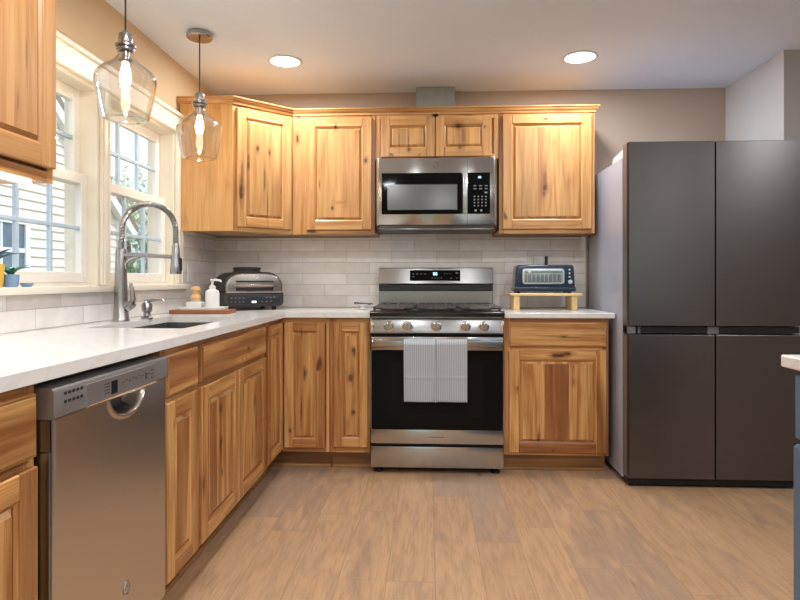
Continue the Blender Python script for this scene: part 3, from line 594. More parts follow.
# crown moulding swept over the cabinets
def crown():
    path = [Vector((0.0015,-0.606)), Vector((0.325,-0.606)), Vector((A.x+nrm.x*0.002, A.y+nrm.y*0.002)), Vector((0.613,-0.326)), Vector((2.481,-0.326)), Vector((2.481,-0.0015))]
    path = [Vector((0.0015,-0.607)), Vector((0.3265,-0.607)), Vector((0.6125,-0.3265)), Vector((2.4815,-0.3265)), Vector((2.4815,-0.0015))]
    prof = [(0.0, 0.0), (0.004, 0.0), (0.006, 0.012), (0.016, 0.020), (0.020, 0.032), (0.026, 0.034), (0.026, 0.040), (0.0, 0.040)]
    b = bmesh.new(); rows = []
    for i, p in enumerate(path):
        d0 = (p-path[i-1]).normalized() if i else None; d1 = (path[i+1]-p).normalized() if i < len(path)-1 else None
        n0 = Vector((d0.y, -d0.x)) if d0 else None; n1 = Vector((d1.y, -d1.x)) if d1 else None
        nn = n0 if n1 is None else n1 if n0 is None else (n0+n1)/(1+n0.dot(n1))
        rows.append([b.verts.new((p.x+nn.x*q, p.y+nn.y*q, 2.127+z)) for q, z in prof])
    uv = b.loops.layers.uv.new('UVMap'); L = 0
    for i in range(len(rows)-1):
        L1 = L+(path[i+1]-path[i]).length; ox, oy = rnd.randint(0,9)*10+4, rnd.randint(0,9)*10+4
        for k in range(len(prof)):
            k2 = (k+1) % len(prof); fc = b.faces.new((rows[i][k], rows[i+1][k], rows[i+1][k2], rows[i][k2]))
            for lp, (uu, vv) in zip(fc.loops, ((k*.012, L), (k*.012, L1), (k*.012+.012, L1), (k*.012+.012, L))): lp[uv].uv = (uu+ox, vv+oy)
        L = L1
    b.faces.new(rows[0]); b.faces.new(list(reversed(rows[-1]))); bmesh.ops.recalc_face_normals(b, faces=b.faces); b.normal_update()
    m = MB(); m.add(b); return m.build('crown_molding', WOOD)
tag(crown(), 'hickory crown molding along the top of the back wall cabinets', 'molding')
# range hood duct chase
tag(MB().box(1.381, 1.637, -0.113, -0.002, UZ1+0.001, CZ-0.001, 0.002).build('vent_duct', DUCTM), 'grey boxed vent duct between the crown molding and ceiling', 'duct')

# ------------------------------------------------------------------ countertops, sink
CT0, CT1 = 0.884, 0.914; CF = 0.645
SX0, SX1, SY0, SY1 = 0.135, 0.525, -1.775, -1.045
def counter_main():
    b = bmesh.new()
    def rr(x0, x1, y0, y1, r, n=5):
        pts = []
        for cx_, cy_, a0 in ((x1-r, y1-r, 0), (x0+r, y1-r, 90), (x0+r, y0+r, 180), (x1-r, y0+r, 270)):
            for k in range(n+1):
                a = math.radians(a0+90*k/n); pts.append((cx_+r*math.cos(a), cy_+r*math.sin(a)))
        return pts
    r = 0.02; inner = [(CF+r-r*math.cos(math.radians(q)), -CF-r+r*math.sin(math.radians(q))) for q in (0, 22, 45, 68, 90)]
    # inner corner fillet runs from the left run's front edge to the back run's front edge
    outer = [(0.0095,-3.30), (CF,-3.30)] + inner + [(1.1305,-CF), (1.1305,-0.0095), (0.0095,-0.0095)]
    hole = rr(SX0, SX1, SY0, SY1, 0.02)
    vo = [b.verts.new((x, y, 0)) for x, y in outer]; vh = [b.verts.new((x, y, 0)) for x, y in hole]
    es = [b.edges.new((L[i], L[(i+1) % len(L)])) for L in (vo, vh) for i in range(len(L))]
    bmesh.ops.triangle_fill(b, use_beauty=True, edges=es)
    for fc in b.faces:
        if fc.normal.z < 0: fc.normal_flip()
    ret = bmesh.ops.extrude_face_region(b, geom=list(b.faces))
    for v in [g for g in ret['geom'] if isinstance(g, bmesh.types.BMVert)]: v.co.z += CT1-CT0
    bmesh.ops.recalc_face_normals(b, faces=b.faces); b.normal_update()
    m = MB(); m.add(b, T=Tr((0, 0, CT0))); return m.build('countertop', QUARTZ)
tag(counter_main(), 'white quartz L shaped countertop with the sink cutout', 'countertop')
tag(MB().box(1.8905, 2.505, -CF, -0.0095, CT0, CT1, 0.003).build('countertop', QUARTZ), 'short white quartz countertop between range and refrigerator', 'countertop')
sk = thing('kitchen_sink', 'undermount steel sink set in the white countertop below faucet', 'sink', ((SX0+SX1)/2, (SY0+SY1)/2, CT0-0.2))
hx, hy = (SX1-SX0)/2+0.004, (SY1-SY0)/2+0.004
m = MB(); m.box(-hx, hx, -hy, hy, 0, 0.004)
for a in ((-hx-0.003, -hx, -hy, hy), (hx, hx+0.003, -hy, hy), (-hx-0.003, hx+0.003, -hy-0.003, -hy), (-hx-0.003, hx+0.003, hy, hy+0.003)): m.box(a[0], a[1], a[2], a[3], 0, 0.1995)
m.build('basin', SINKST, sk)
MB().lathe([(0.0, 0.004), (0.045, 0.004), (0.045, 0.007), (0.02, 0.006), (0, 0.005)], 20).build('drain', CHROME, sk)

# ------------------------------------------------------------------ faucet
fc = thing('kitchen_faucet', 'tall brushed nickel spring faucet behind the sink', 'faucet', (0.078, -1.40, CT1))
MB().lathe([(0.036,0.0),(0.036,0.006),(0.033,0.012),(0.029,0.10),(0.025,0.22),(0.022,0.315),(0.020,0.325),(0.013,0.330),(0.013,0.365),(0.0,0.366)], 24).build('body', NICKEL, fc)
pts = [(0.004, 0, 0.36)]
R_ = 0.125
hose = [(0.004, 0, 0.36), (0.004, 0, 0.40)] + [(0.128 - 0.124*math.cos(a), 0, 0.405 + 0.122*math.sin(a)) for a in [PI*k/20 for k in range(1, 20)]] + [(0.252, 0, 0.40), (0.252, 0, 0.345)]
MB().tube(hose, 0.0085, 12).build('hose', RUBBER, fc)
# spring coil
def coil(path, turns, rc, rw):
    P = [Vector(p) for p in path]; cum = [0]
    for a, b_ in zip(P, P[1:]): cum.append(cum[-1]+(b_-a).length)
    n = turns*8; out = []
    for k in range(n+1):
        s_ = cum[-1]*k/n; i = max(j for j in range(len(cum)-1) if cum[j] <= s_+1e-9); f_ = (s_-cum[i])/(cum[i+1]-cum[i]); p = P[i].lerp(P[i+1], f_)
        tgt = (P[i+1]-P[i]).normalized(); b1 = Vector((0,1,0)); n1 = tgt.cross(b1); a = 2*PI*k/8
        out.append(p + rc*(math.cos(a)*n1 + math.sin(a)*b1))
    return MB().tube(out, rw, 5)
coil(hose, 72, 0.0115, 0.0028).build('spring', NICKEL, fc)
MB().tube([(0.012,0,0.298), (0.06,0,0.298), (0.12,0,0.296), (0.19,0,0.292), (0.235,0,0.290)], [0.013,0.011,0.0095,0.009,0.009], 12).build('support_arm', NICKEL, fc)
arc = [(0.018, 0, 0.235), (0.024, 0, 0.262), (0.045, 0, 0.280), (0.085, 0, 0.290)]
MB().tube(arc, [0.010,0.009,0.009,0.007], 10).build('arm_brace', NICKEL, fc)
MB().lathe([(0.0,0.212),(0.024,0.212),(0.026,0.222),(0.023,0.25),(0.018,0.30),(0.016,0.335),(0.012,0.350),(0,0.351)], 20, T=Tr((0.252,0,0))).build('spray_head', NICKEL, fc)
MB().box(0.270, 0.281, -0.008, 0.008, 0.225, 0.285, 0.004).build('spray_button', BLACK, fc)
MB().tube([(0.028,0,0.060), (0.050,0,0.075), (0.058,0,0.082)], [0.019,0.018,0.016], 14).build('valve_hub', NICKEL, fc)
lv = [(0.052,-0.004,0.078), (0.060,-0.006,0.10), (0.058,-0.010,0.135), (0.052,-0.014,0.172)]
MB().tube(lv, [0.013,0.012,0.010,0.006], 10).build('lever', NICKEL, fc)
dp = thing('soap_pump', 'small brushed nickel soap pump beside the faucet', 'soap dispenser', (0.118, -1.235, CT1))
MB().lathe([(0.028,0),(0.028,0.006),(0.017,0.014),(0.015,0.030),(0.023,0.036),(0.025,0.066),(0.019,0.076),(0,0.077)], 18).build('base', NICKEL, dp)
MB().tube([(0,0,0.074), (0,0,0.084), (0.02,0,0.091), (0.075,0,0.092), (0.084,0,0.084)], [0.014,0.012,0.010,0.008,0.006], 10).build('spout', NICKEL, dp)

# ------------------------------------------------------------------ dishwasher
dw = thing('dishwasher', 'stainless dishwasher with pocket handle under the left countertop', 'dishwasher', (0.645, -2.7575, 0), L90)
DWW = 0.564
m = MB(); m.box(0.004, DWW-0.004, 0.058, 0.60, 0.02, 0.868); m.build('tub', STEELD, dw)
for (a, b_) in ((0.004, 0.016), (0.20, 0.26), (DWW-0.016, DWW-0.004)): MB().box(a, b_, 0.06, 0.25, 0.868, 0.8825).build('mounting_bracket', STEELD, dw)
m = MB(); m.box(0.004, DWW-0.004, 0.06, 0.12, 0.0, 0.115); m.build('kick_plate', BLACKM, dw)
PC, PWD, PZ, PH = 0.325, 0.092, 0.793, 0.055
m = MB(); m.box(0.003, DWW-0.003, 0.052, 0.057, 0.115, 0.7935)
m.box(0.003, DWW-0.003, 0.006, 0.052, 0.115, PZ-PH*1.25, 0.003); m.box(0.003, PC-PWD*1.22, 0.006, 0.052, PZ-PH*1.25, 0.7935); m.box(PC+PWD*1.22, DWW-0.003, 0.006, 0.052, PZ-PH*1.25, 0.7935); m.build('door_edge', STEELD, dw)
def dface(u, v):
    x = 0.003+u*(DWW-0.006); z = 0.12+v*(0.7935-0.12); y = -0.001
    q = ((x-PC)/PWD)**2 + ((z-PZ)/PH)**2
    if q < 1.35:
        s_ = max(0.0, min(1.0, (1.0-q)/0.45)); s_ = s_*s_*(3-2*s_); y += 0.042*s_
        if q > 0.9: y -= 0.004*math.sin(PI*(1.35-q)/0.45)
    e = min(u, 1-u); y += 0.004*max(0, 1-e/0.015)**2
    return (x, y, z)
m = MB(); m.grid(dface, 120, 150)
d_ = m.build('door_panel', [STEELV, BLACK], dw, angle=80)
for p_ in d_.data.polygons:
    if p_.center.y > 0.020 and p_.center.x < PC+0.045: p_.material_index = 1  # pocket shade painted on: deep recess faces coloured black
m = MB(); m.prism([(0.050,0.795),(0.050,0.865),(0.0,0.862),(-0.004,0.855),(-0.004,0.799),(-0.001,0.795)], 0.0, DWW, axis=0); m.build('control_panel', DWGREY, dw)
m = MB()
for r_ in range(2):
    for k in range(5): m.box(0.036+k*0.0155, 0.036+k*0.0155+0.011, -0.0052, -0.0035, 0.843-r_*0.019, 0.850-r_*0.019, 0.0008)
m.build('vent_slot', BLACKM, dw)
m = MB(); m.box(0.122, 0.475, -0.0055, -0.003, 0.797, 0.8515, 0.002); m.build('touch_panel', DWGREY, dw)
MB().box(0.232, 0.262, -0.0065, -0.005, 0.806, 0.840, 0.001).build('display', BGLASS, dw)
m = MB()
for k in range(4): m.box(0.200, 0.225, -0.0062, -0.0052, 0.812+k*0.008, 0.8145+k*0.008)
for k in range(9): m.box(0.285+k*0.018, 0.295+k*0.018, -0.0062, -0.0052, 0.826+0.004*(k % 2), 0.829+0.004*(k % 2))
for k in range(3): m.box(0.45, 0.460, -0.0062, -0.0052, 0.812+k*0.011, 0.8155+k*0.011)
m.box(0.415, 0.425, -0.0062, -0.0052, 0.814, 0.832)
m.build('button_legend', LEGDARK, dw)
m = MB(); m.box(0.122, 0.478, -0.010, 0.004, 0.7935, 0.799, 0.002); m.build('grip_lip', CHROME, dw)
bd = MB(); bd.tube([(0.318+0.017*math.cos(2*PI*k/24), -0.0025, 0.265+0.017*math.sin(2*PI*k/24)) for k in range(25)], 0.0016, 6)
bd.tube([(0.309,-0.0025,0.262),(0.313,-0.0025,0.272),(0.318,-0.0025,0.268),(0.316,-0.0025,0.259),(0.321,-0.0025,0.256),(0.326,-0.0025,0.264),(0.324,-0.0025,0.272)], 0.0013, 6)
bd.build('emblem', CHROME, dw)

# ------------------------------------------------------------------ range (local origin: front-left-bottom at x 1.132)
rg = thing('gas_range', 'stainless freestanding gas range with five knobs and black oven glass', 'range', (1.1325, 0, 0)); RW = 0.756
m = MB(); m.box(0.002, RW-0.002, -0.612, -0.035, 0.03, 0.893, 0.002); m.build('body', STEELD, rg)
m = MB(); m.box(0.003, RW-0.003, -0.655, -0.613, 0.036, 0.156, 0.006, seg=2); m.build('storage_drawer', STEEL, rg)
od = MB(); od.box(0.003, RW-0.003, -0.655, -0.613, 0.172, 0.252, 0.004, seg=2); od.box(0.003, RW-0.003, -0.655, -0.613, 0.702, 0.777, 0.004, seg=2)
od.box(0.003, 0.022, -0.654, -0.613, 0.252, 0.702); od.box(RW-0.022, RW-0.003, -0.654, -0.613, 0.252, 0.702); od.box(0.022, RW-0.022, -0.640, -0.613, 0.252, 0.702)
odo = od.build('oven_door', STEEL, rg)
g_ = MB().box(0.006, RW-0.006, -0.656, -0.6405, 0.2525, 0.7015, 0.002).build('oven_glass', BGLASS, odo)
MB().box(0.115, RW-0.115, -0.6568, -0.655, 0.33, 0.625, 0.0008).build('oven_window', OVENWIN, odo)
h = MB(); h.box(0.012, RW-0.012, -0.712, -0.694, 0.728, 0.762, 0.006, seg=3)
h.box(0.018, 0.055, -0.696, -0.653, 0.732, 0.758, 0.004); h.box(RW-0.055, RW-0.018, -0.696, -0.653, 0.732, 0.758, 0.004)
h.build('oven_handle', STEEL, odo)
for (a, b_) in ((0.7775, 0.795), (0.1562, 0.1718)): MB().box(0.003, RW-0.003, -0.630, -0.613, a, b_).build('gap_strip', BLACKM, rg)
# control fascia
m = MB(); m.prism([(-0.6125,0.796),(-0.668,0.796),(-0.672,0.802),(-0.662,0.872),(-0.655,0.880),(-0.6125,0.880)], 0.001, RW-0.001, axis=0, bev=0.003)
cf = m.build('control_fascia', STEELB, rg)
for x in (0.014, RW-0.014):
    m = MB(); sg = 1 if x < 0.3 else -1
    m.prism([(x-sg*0.010, 0.803), (x+sg*0.004, 0.812), (x+sg*0.011, 0.838), (x+sg*0.004, 0.864), (x-sg*0.010, 0.873)], -0.6745, -0.664, axis=1, bev=0.002); m.build('end_cap', CHROME, rg)
for px in (390, 408, 436, 464.3, 482):
    x = {390:0.108, 408:0.212, 436:0.374, 464.3:0.537, 482:0.639}[px]
    T = Tr((x, -0.664, 0.838)) @ Matrix.Rotation(PI/2, 4, 'X')
    kb = MB(); kb.lathe([(0.030,0.0),(0.030,0.006),(0.024,0.008),(0.0225,0.030),(0.020,0.033),(0,0.0335)], 28, T=T); ko = kb.build('knob', NICKEL, rg)
    MB().lathe([(0.0305,0.0065),(0.0305,0.0085),(0.0235,0.0095),(0.0235,0.0065)], 28, T=T).build('knob_ring', CHROME, ko)
    MB().box(x-0.003, x+0.003, -0.7005, -0.675, 0.838-0.020, 0.838+0.020, 0.0015).build('knob_grip', STEEL, ko)
# cooktop
m = MB(); m.prism([(-0.610,0.8935),(-0.676,0.8935),(-0.684,0.900),(-0.684,0.914),(-0.672,0.924),(-0.640,0.926),(-0.62,0.918),(-0.07,0.918),(-0.05,0.93),(-0.05,0.8935)], 0.0, RW, axis=0, bev=0.003)
m.build('cooktop', ENAMEL, rg)
for k in range(5):
    bx, by = [(0.15,-0.50), (0.15,-0.22), (0.378,-0.36), (0.606,-0.50), (0.606,-0.22)][k]
    MB().lathe([(0.045,0.918),(0.045,0.926),(0.036,0.930),(0.036,0.937),(0.030,0.940),(0,0.940)], 20, T=Tr((bx,by,0))).build('burner', IRON, rg)
for k in range(3):
    x0 = 0.016+k*0.2425; x1 = x0+0.239; gz0, gz1 = 0.934, 0.949; g = MB(); bw = 0.016
    g.box(x0, x1, -0.652, -0.652+bw, gz0, gz1, 0.004); g.box(x0, x1, -0.10-bw, -0.10, gz0, gz1, 0.004); g.box(x0, x0+bw, -0.652, -0.10, gz0, gz1, 0.004); g.box(x1-bw, x1, -0.652, -0.10, gz0, gz1, 0.004)
    for q in range(1, 4): xx = x0+(x1-x0)*q/4; g.box(xx-0.006, xx+0.006, -0.645, -0.107, gz0+0.002, gz1, 0.003)
    for q in range(1, 5): yy = -0.652+(0.552)*q/5; g.box(x0+0.004, x1-0.004, yy-0.007, yy+0.007, gz0+0.002, gz1, 0.003)
    for xx in (x0+0.008, x1-0.008):
        for yy in (-0.644, -0.108): g.box(xx-0.007, xx+0.007, yy-0.007, yy+0.007, 0.9175, gz0+0.004)
    for q in range(1): g.box(x0+0.06, x1-0.06, -0.664, -0.650, 0.930, 0.944, 0.004)
    g.build('grate', IRON, rg)
# backguard
m = MB(); m.box(0.002, RW-0.002, -0.075, -0.015, 0.895, 1.028, 0.003); m.build('backguard_lower', STEELD, rg)
m = MB(); m.box(0.001, RW-0.001, -0.080, -0.013, 1.0285, 1.068, 0.002); m.build('vent_band', BLACK, rg)
m = MB()
for k in range(12): m.box(0.02+k*0.010, 0.026+k*0.010, -0.0815, -0.0795, 1.036, 1.046)
m.build('vent_slit', LEGDARK, rg); m = MB()
m.box(0.64, 0.70, -0.0815, -0.0795, 1.038, 1.044); m.build('vent_slit', LEGDARK, rg)
m = MB(); m.prism([(-0.013,1.0685),(-0.088,1.0685),(-0.093,1.076),(-0.066,1.176),(-0.058,1.181),(-0.013,1.181)], 0.0, RW, axis=0, bev=0.003); bgu = m.build('backguard_panel', STEELB, rg)
sl = math.atan2(0.027, 0.100)
TP = Tr((0.374, -0.0805, 1.128)) @ Matrix.Rotation(PI/2-sl, 4, 'X')   # local x right, y up the slope, z outwards
MB().box(-0.166, 0.166, -0.035, 0.036, -0.004, 0.0025, 0.001, T=TP).build('display_panel', BGLASS, rg)
text('clock_digits', '88', 0.030, DISPB, rg, TP @ Tr((0.001, 0.010, 0.003)))
lg = MB()
for k in range(4): lg.box(-0.022+k*0.020, -0.014+k*0.020, -0.021, -0.0135, 0.0024, 0.0030, T=TP)
lg.build('lower_keys', LEGDIM, rg); lg = MB()
for k in range(4): lg.box(-0.150+k*0.026, -0.138+k*0.026, 0.008, 0.013, 0.0024, 0.0029, T=TP)
lg.box(-0.150, -0.136, -0.010, -0.006, 0.0024, 0.0029, T=TP)
for k in range(3): lg.box(0.060+k*0.016, 0.068+k*0.016, 0.010, 0.013, 0.0024, 0.0029, T=TP)
lg.box(0.136, 0.152, 0.012, 0.022, 0.0024, 0.0029, T=TP); lg.box(0.140, 0.150, -0.020, -0.014, 0.0024, 0.0029, T=TP); lg.box(0.10, 0.112, -0.020, -0.015, 0.0024, 0.0029, T=TP)
lg.build('button_legend', LEGDIM, rg)
for x in (0.045, RW-0.045):
    for y in (-0.60, -0.08): MB().lathe([(0.026,0),(0.026,0.012),(0.012,0.016),(0.012,0.031)], 14, T=Tr((x,y,0))).build('foot', RUBBER, rg)
MB().box(0.33, 0.42, -0.6562, -0.6548, 0.2095, 0.2125).build('name_mark', LEGDARK, odo)

# towel over the oven handle
def towel():
    root = thing('dish_towel', 'grey striped dish towel hanging on the oven handle', 'towel', (1.135+0.1905, -0.703, 0.745)); Wt = 0.352
    rr = 0.0225; yc = 0.0
    for k, (a, b_, zf, ph) in enumerate(((0.0, 0.1765, -0.318, 0.3), (0.180, Wt, -0.319, 1.7))):
        def fn(u, v, a=a, b_=b_, zf=zf, ph=ph):
            Lf = -zf; Lb = 0.22; arc_ = PI*rr; s_ = v*(Lf+arc_+Lb)
            x = a+(b_-a)*u
            if s_ < Lf: y, z = -rr, zf+s_
            elif s_ < Lf+arc_: t_ = (s_-Lf)/rr; y, z = -rr*math.cos(t_), rr*math.sin(t_)
            else: y, z = rr, -(s_-Lf-arc_)
            drop = max(0, min(1, -z/0.3)); edge = min(u, 1-u)
            inner = (1-u) if k == 0 else u
            if s_ < Lf:
                y -= (0.007 if k == 0 else 0.0) + 0.005*(1+math.sin(24*x+ph+3*z))*drop + 0.002 + 0.010*math.exp(-(inner/0.05)**2)*(0.4+drop) + 0.0035*math.exp(-((z+0.185)/0.006)**2)
                x += (0.006 if k == 0 else -0.003)*drop*(0.5-0.2*u)
            return (x, y, z)
        m = MB(); m.grid(fn, 26, 90); o = m.build('towel_fold', TOWEL, root, angle=80)
        sm = o.modifiers.new('thickness', 'SOLIDIFY'); sm.thickness = 0.0035; sm.offset = 0.0
towel()

# ------------------------------------------------------------------ microwave
mw = thing('microwave', 'stainless over the range microwave above the gas range', 'microwave', (1.134, 0, 1.405)); MW = 0.752
m = MB(); m.box(0.004, MW-0.004, -0.34, -0.012, 0.020, 0.440, 0.004); m.build('body', STEELD, mw)
m = MB(); m.prism([(0.004,-0.341),(0.004,-0.362),(0.012,-0.378),(0.028,-0.386),(MW-0.028,-0.386),(MW-0.012,-0.378),(MW-0.004,-0.362),(MW-0.004,-0.341)], 0.030, 0.440, axis=2, bev=0.003); fo = m.build('front', STEEL, mw)
MB().box(0.043, 0.532, -0.389, -0.384, 0.096, 0.348, 0.002).build('door_glass', BGLASS, mw)
MB().box(0.078, 0.504, -0.3903, -0.3885, 0.122, 0.277, 0.002).build('door_window', MWWIN, mw)
hd = MB(); hd.box(0.536, 0.562, -0.424, -0.408, 0.094, 0.352, 0.006, seg=2); hd.box(0.541, 0.557, -0.41, -0.385, 0.104, 0.128, 0.003); hd.box(0.541, 0.557, -0.41, -0.385, 0.318, 0.342, 0.003); hd.build('door_handle', STEEL, mw)
MB().box(0.568, 0.703, -0.389, -0.384, 0.096, 0.348, 0.002).build('control_panel', BGLASS, mw)
text('clock_digits', '88', 0.020, DISPW, mw, TF(0.640, -0.3895, 0.318))
lg = MB()
for r_ in range(4):
    for k in range(4): lg.box(0.604+k*0.023, 0.613+k*0.023, -0.3897, -0.3888, 0.142+r_*0.0185, 0.150+r_*0.0185)
lg.build('number_keys', LEGMID, mw); lg = MB()
for r_ in range(2):
    for k in range(3): lg.box(0.602+k*0.034, 0.620+k*0.034, -0.3897, -0.3888, 0.246+r_*0.018, 0.252+r_*0.018)
lg.build('function_keys', LEGMID, mw); lg = MB(); lg.box(0.670, 0.686, -0.3897, -0.3888, 0.222, 0.230)
for k in range(2): lg.box(0.610+k*0.034, 0.622+k*0.034, -0.3897, -0.3888, 0.112, 0.122)
lg.build('keypad_legend', LEGEND, mw)
m = MB(); m.box(0.568-0.003, 0.5665, -0.3868, -0.3855, 0.032, 0.438); m.build('door_seam', BLACKM, mw)
em = MB(); ER = 0.0165
em.lathe([(0.0175,0.0),(0.0175,0.0015),(0.0155,0.0018),(0.0155,0.0)], 28, T=TF(0.376, -0.386, 0.394), closed=False)
em.tube([(0.367,-0.3872,0.392),(0.370,-0.3872,0.400),(0.375,-0.3872,0.398),(0.373,-0.3872,0.390),(0.379,-0.3872,0.387),(0.384,-0.3872,0.394),(0.381,-0.3872,0.401)], 0.0013, 6)
em.build('emblem', LEGDIM, mw)
m = MB(); m.prism([(0.03,-0.375),(MW-0.03,-0.375),(MW-0.004,-0.33),(MW-0.004,-0.04),(0.004,-0.04),(0.004,-0.33)], 0.0, 0.0295, axis=2, bev=0.004); m.build('vent_base', BLACK, mw)
m = MB(); m.tube([(0.012,-0.345,0.020),(0.03,-0.376,0.010),(0.06,-0.384,0.006),(MW/2,-0.387,0.005),(MW-0.06,-0.384,0.006),(MW-0.03,-0.376,0.010),(MW-0.012,-0.345,0.020)], 0.006, 8); m.build('vent_lip', STEEL, mw)

# ------------------------------------------------------------------ refrigerator
fr = thing('refrigerator', 'black stainless four door refrigerator at right', 'refrigerator', (2.513, 0, 0)); FW = 0.900
m = MB(); m.box(0.002, FW, -0.735, -0.06, 0.03, 1.762, 0.006, seg=2); m.build('cabinet_body', FRSIDE, fr)
m = MB(); m.box(0.008, FW-0.006, -0.752, -0.736, 0.06, 1.76); m.build('door_gasket', BLACKM, fr)
xm = 0.4485; YD0, YD1 = -0.836, -0.7525
for (x0, x1) in ((0.0, xm-0.0025), (xm+0.0025, FW)):
    for (z0, z1) in ((0.055, 0.812), (0.858, 1.827)):
        ch = 0.010
        poly = [(x0, YD1), (x0, YD0+0.016), (x0+0.006, YD0), (x1-0.006 if x1 > 0.6 else x1-0.002, YD0), (x1, YD0+0.012), (x1, YD1)]
        if x0 > 0.1: poly[1] = (x0, YD0+0.003); poly[2] = (x0+0.002, YD0)
        m = MB(); m.prism(poly, z0, z1, axis=2, bev=0.0025); o = m.build('door', [BLKSTEEL], fr, angle=20)
        if x0 < 0.1: MB().box(x0-0.0012, x0+0.0005, YD0+0.022, YD1, z0+0.003, z1-0.003).build('door_side_trim', FREDGE, o)
        gz = (z1, z1+0.012) if z0 < 0.5 else (z0-0.012, z0)
m = MB(); m.box(0.004, FW-0.004, -0.800, -0.737, 0.818, 0.852); m.build('grip_channel', BLACK, fr)
for (a, b_, y) in ((0.004, 0.045, -0.822), (0.06, 0.075, -0.806), (xm-0.03, xm+0.03, -0.812)): MB().box(a, b_, y, -0.753, 0.8135, 0.8565, 0.003).build('hinge_bracket', FREDGE, fr)
for x in (0.006, FW-0.056):
    m = MB(); m.prism([(-0.80,0.0),(-0.77,0.042),(-0.73,0.046),(-0.56,0.030),(-0.54,0.0)], x, x+0.05, axis=0, bev=0.003, T=Tr((0,0,1.7625))); m.build('hinge_cover', PLASTW, fr)
m = MB(); m.box(0.01, FW-0.01, -0.80, -0.70, 0.012, 0.05); m.build('toe_grille', BLACKM, fr)
for x in (0.08, FW-0.08):
    for y in (-0.74, -0.12): MB().lathe([(0.03,0),(0.03,0.01),(0.015,0.014),(0.015,0.032)], 14, T=Tr((x,y,0))).build('foot', RUBBER, fr)

# ------------------------------------------------------------------ island
isl = thing('kitchen_island', 'blue painted kitchen island base at the right edge', 'island', (2.3625, -4.9, 0)); IL = 2.395
m = MB(); m.box(0.02, 1.0, 0.0, IL, 0.10, 0.8835); m.box(0.07, 0.95, 0.05, IL-0.03, 0.0, 0.10); m.build('carcass', ISLBLUE, isl)
yb = IL-0.003
for k in range(4):
    a, b_ = yb-0.57*(k+1)+0.006, yb-0.57*k
    m = MB(); m.box(0.0, 0.0195, a, b_, 0.712, 0.868, 0.003); m.build('drawer_front', ISLBLUE, isl)
    m = MB(); m.box(0.0, 0.0195, a, b_, 0.115, 0.698, 0.003); m.box(-0.006, 0.0, a+0.004, a+0.06, 0.119, 0.694, 0.002); m.box(-0.006, 0.0, b_-0.06, b_-0.004, 0.119, 0.694, 0.002); m.box(-0.006, 0.0, a+0.06, b_-0.06, 0.119, 0.175, 0.002); m.box(-0.006, 0.0, a+0.06, b_-0.06, 0.638, 0.694, 0.002); m.build('door', ISLBLUE, isl)
tag(MB().box(2.342, 3.45, -4.95, -2.485, CT0, CT1, 0.003).build('countertop', QUARTZ), 'white quartz island countertop corner at the right edge', 'countertop')

# ------------------------------------------------------------------ countertop items
gr = thing('indoor_grill', 'black and steel indoor grill in the counter corner', 'grill', (0.318, -0.300, CT1), math.radians(31))
def dome(w2, z0, z1, rb, rt, n=7):
    P = []
    for cx_, cz_, r, a0 in ((w2-rb, z0+rb, rb, -90), (w2-rt, z1-rt*0.85, rt, 0)):
        for k in range(n+1): a = math.radians(a0+90*k/n); P.append((cx_+r*math.cos(a), cz_+(0.85 if r == rt else 1)*r*math.sin(a)))
    return P + [(-x, z) for x, z in reversed(P)]
m = MB(); m.prism(dome(0.185, 0.022, 0.110, 0.03, 0.012), -0.165, 0.185, axis=1, bev=0.012, seg=3); m.build('base', GRILLDK, gr)
m = MB(); m.prism(dome(0.183, 0.112, 0.235, 0.010, 0.105), -0.150, 0.180, axis=1, bev=0.022, seg=3); m.build('lid', GRILLDK, gr)
m = MB(); m.prism(dome(0.174, 0.104, 0.226, 0.010, 0.098), -0.176, -0.149, axis=1, bev=0.010, seg=3); m.build('lid_front', GRILLSTEEL, gr)
m = MB(); m.box(-0.115, 0.115, -0.1785, -0.170, 0.170, 0.181, 0.003); m.box(-0.115, 0.115, -0.179, -0.170, 0.118, 0.143, 0.006); m.build('handle_recess', BLACK, gr)
m = MB(); m.tube([(-0.12,-0.176,0.152),(-0.10,-0.196,0.152),(0.10,-0.196,0.152),(0.12,-0.176,0.152)], 0.009, 10); m.build('lid_handle', GRILLSTEEL, gr)
m = MB(); m.prism(dome(0.160, 0.036, 0.096, 0.014, 0.010), -0.172, -0.160, axis=1, bev=0.003); m.build('control_panel', BLACK, gr)
lg = MB()
for k in range(4): lg.box(-0.145+k*0.024, -0.133+k*0.024, -0.1732, -0.1718, 0.072, 0.080); lg.box(-0.145+k*0.024, -0.136+k*0.024, -0.1732, -0.1718, 0.050, 0.056)
for k in range(3): lg.box(0.068+k*0.024, 0.080+k*0.024, -0.1732, -0.1718, 0.074, 0.082); lg.box(0.040+k*0.028, 0.050+k*0.028, -0.1732, -0.1718, 0.050, 0.058)
lg.build('button_legend', LEGDIM, gr)
MB().box(-0.018, 0.010, -0.1735, -0.1718, 0.046, 0.058).build('lit_key', DISPW, gr)
m = MB(); m.lathe([(0.092,0.230),(0.092,0.238),(0.082,0.240),(0.082,0.252),(0.088,0.254),(0.088,0.262),(0.078,0.266),(0,0.267)], 28, T=Tr((0.0,0.02,0))); m.build('top_vent', GRILLDK, gr)
text('brand_word', 'NINJA', 0.017, CERAM, gr, TF(0.004, -0.1762, 0.204))
for x in (-0.135, 0.135):
    for y in (-0.12, 0.14): MB().lathe([(0.014,0),(0.014,0.010),(0.016,0.024)], 12, T=Tr((x,y,0))).build('foot', RUBBER, gr)

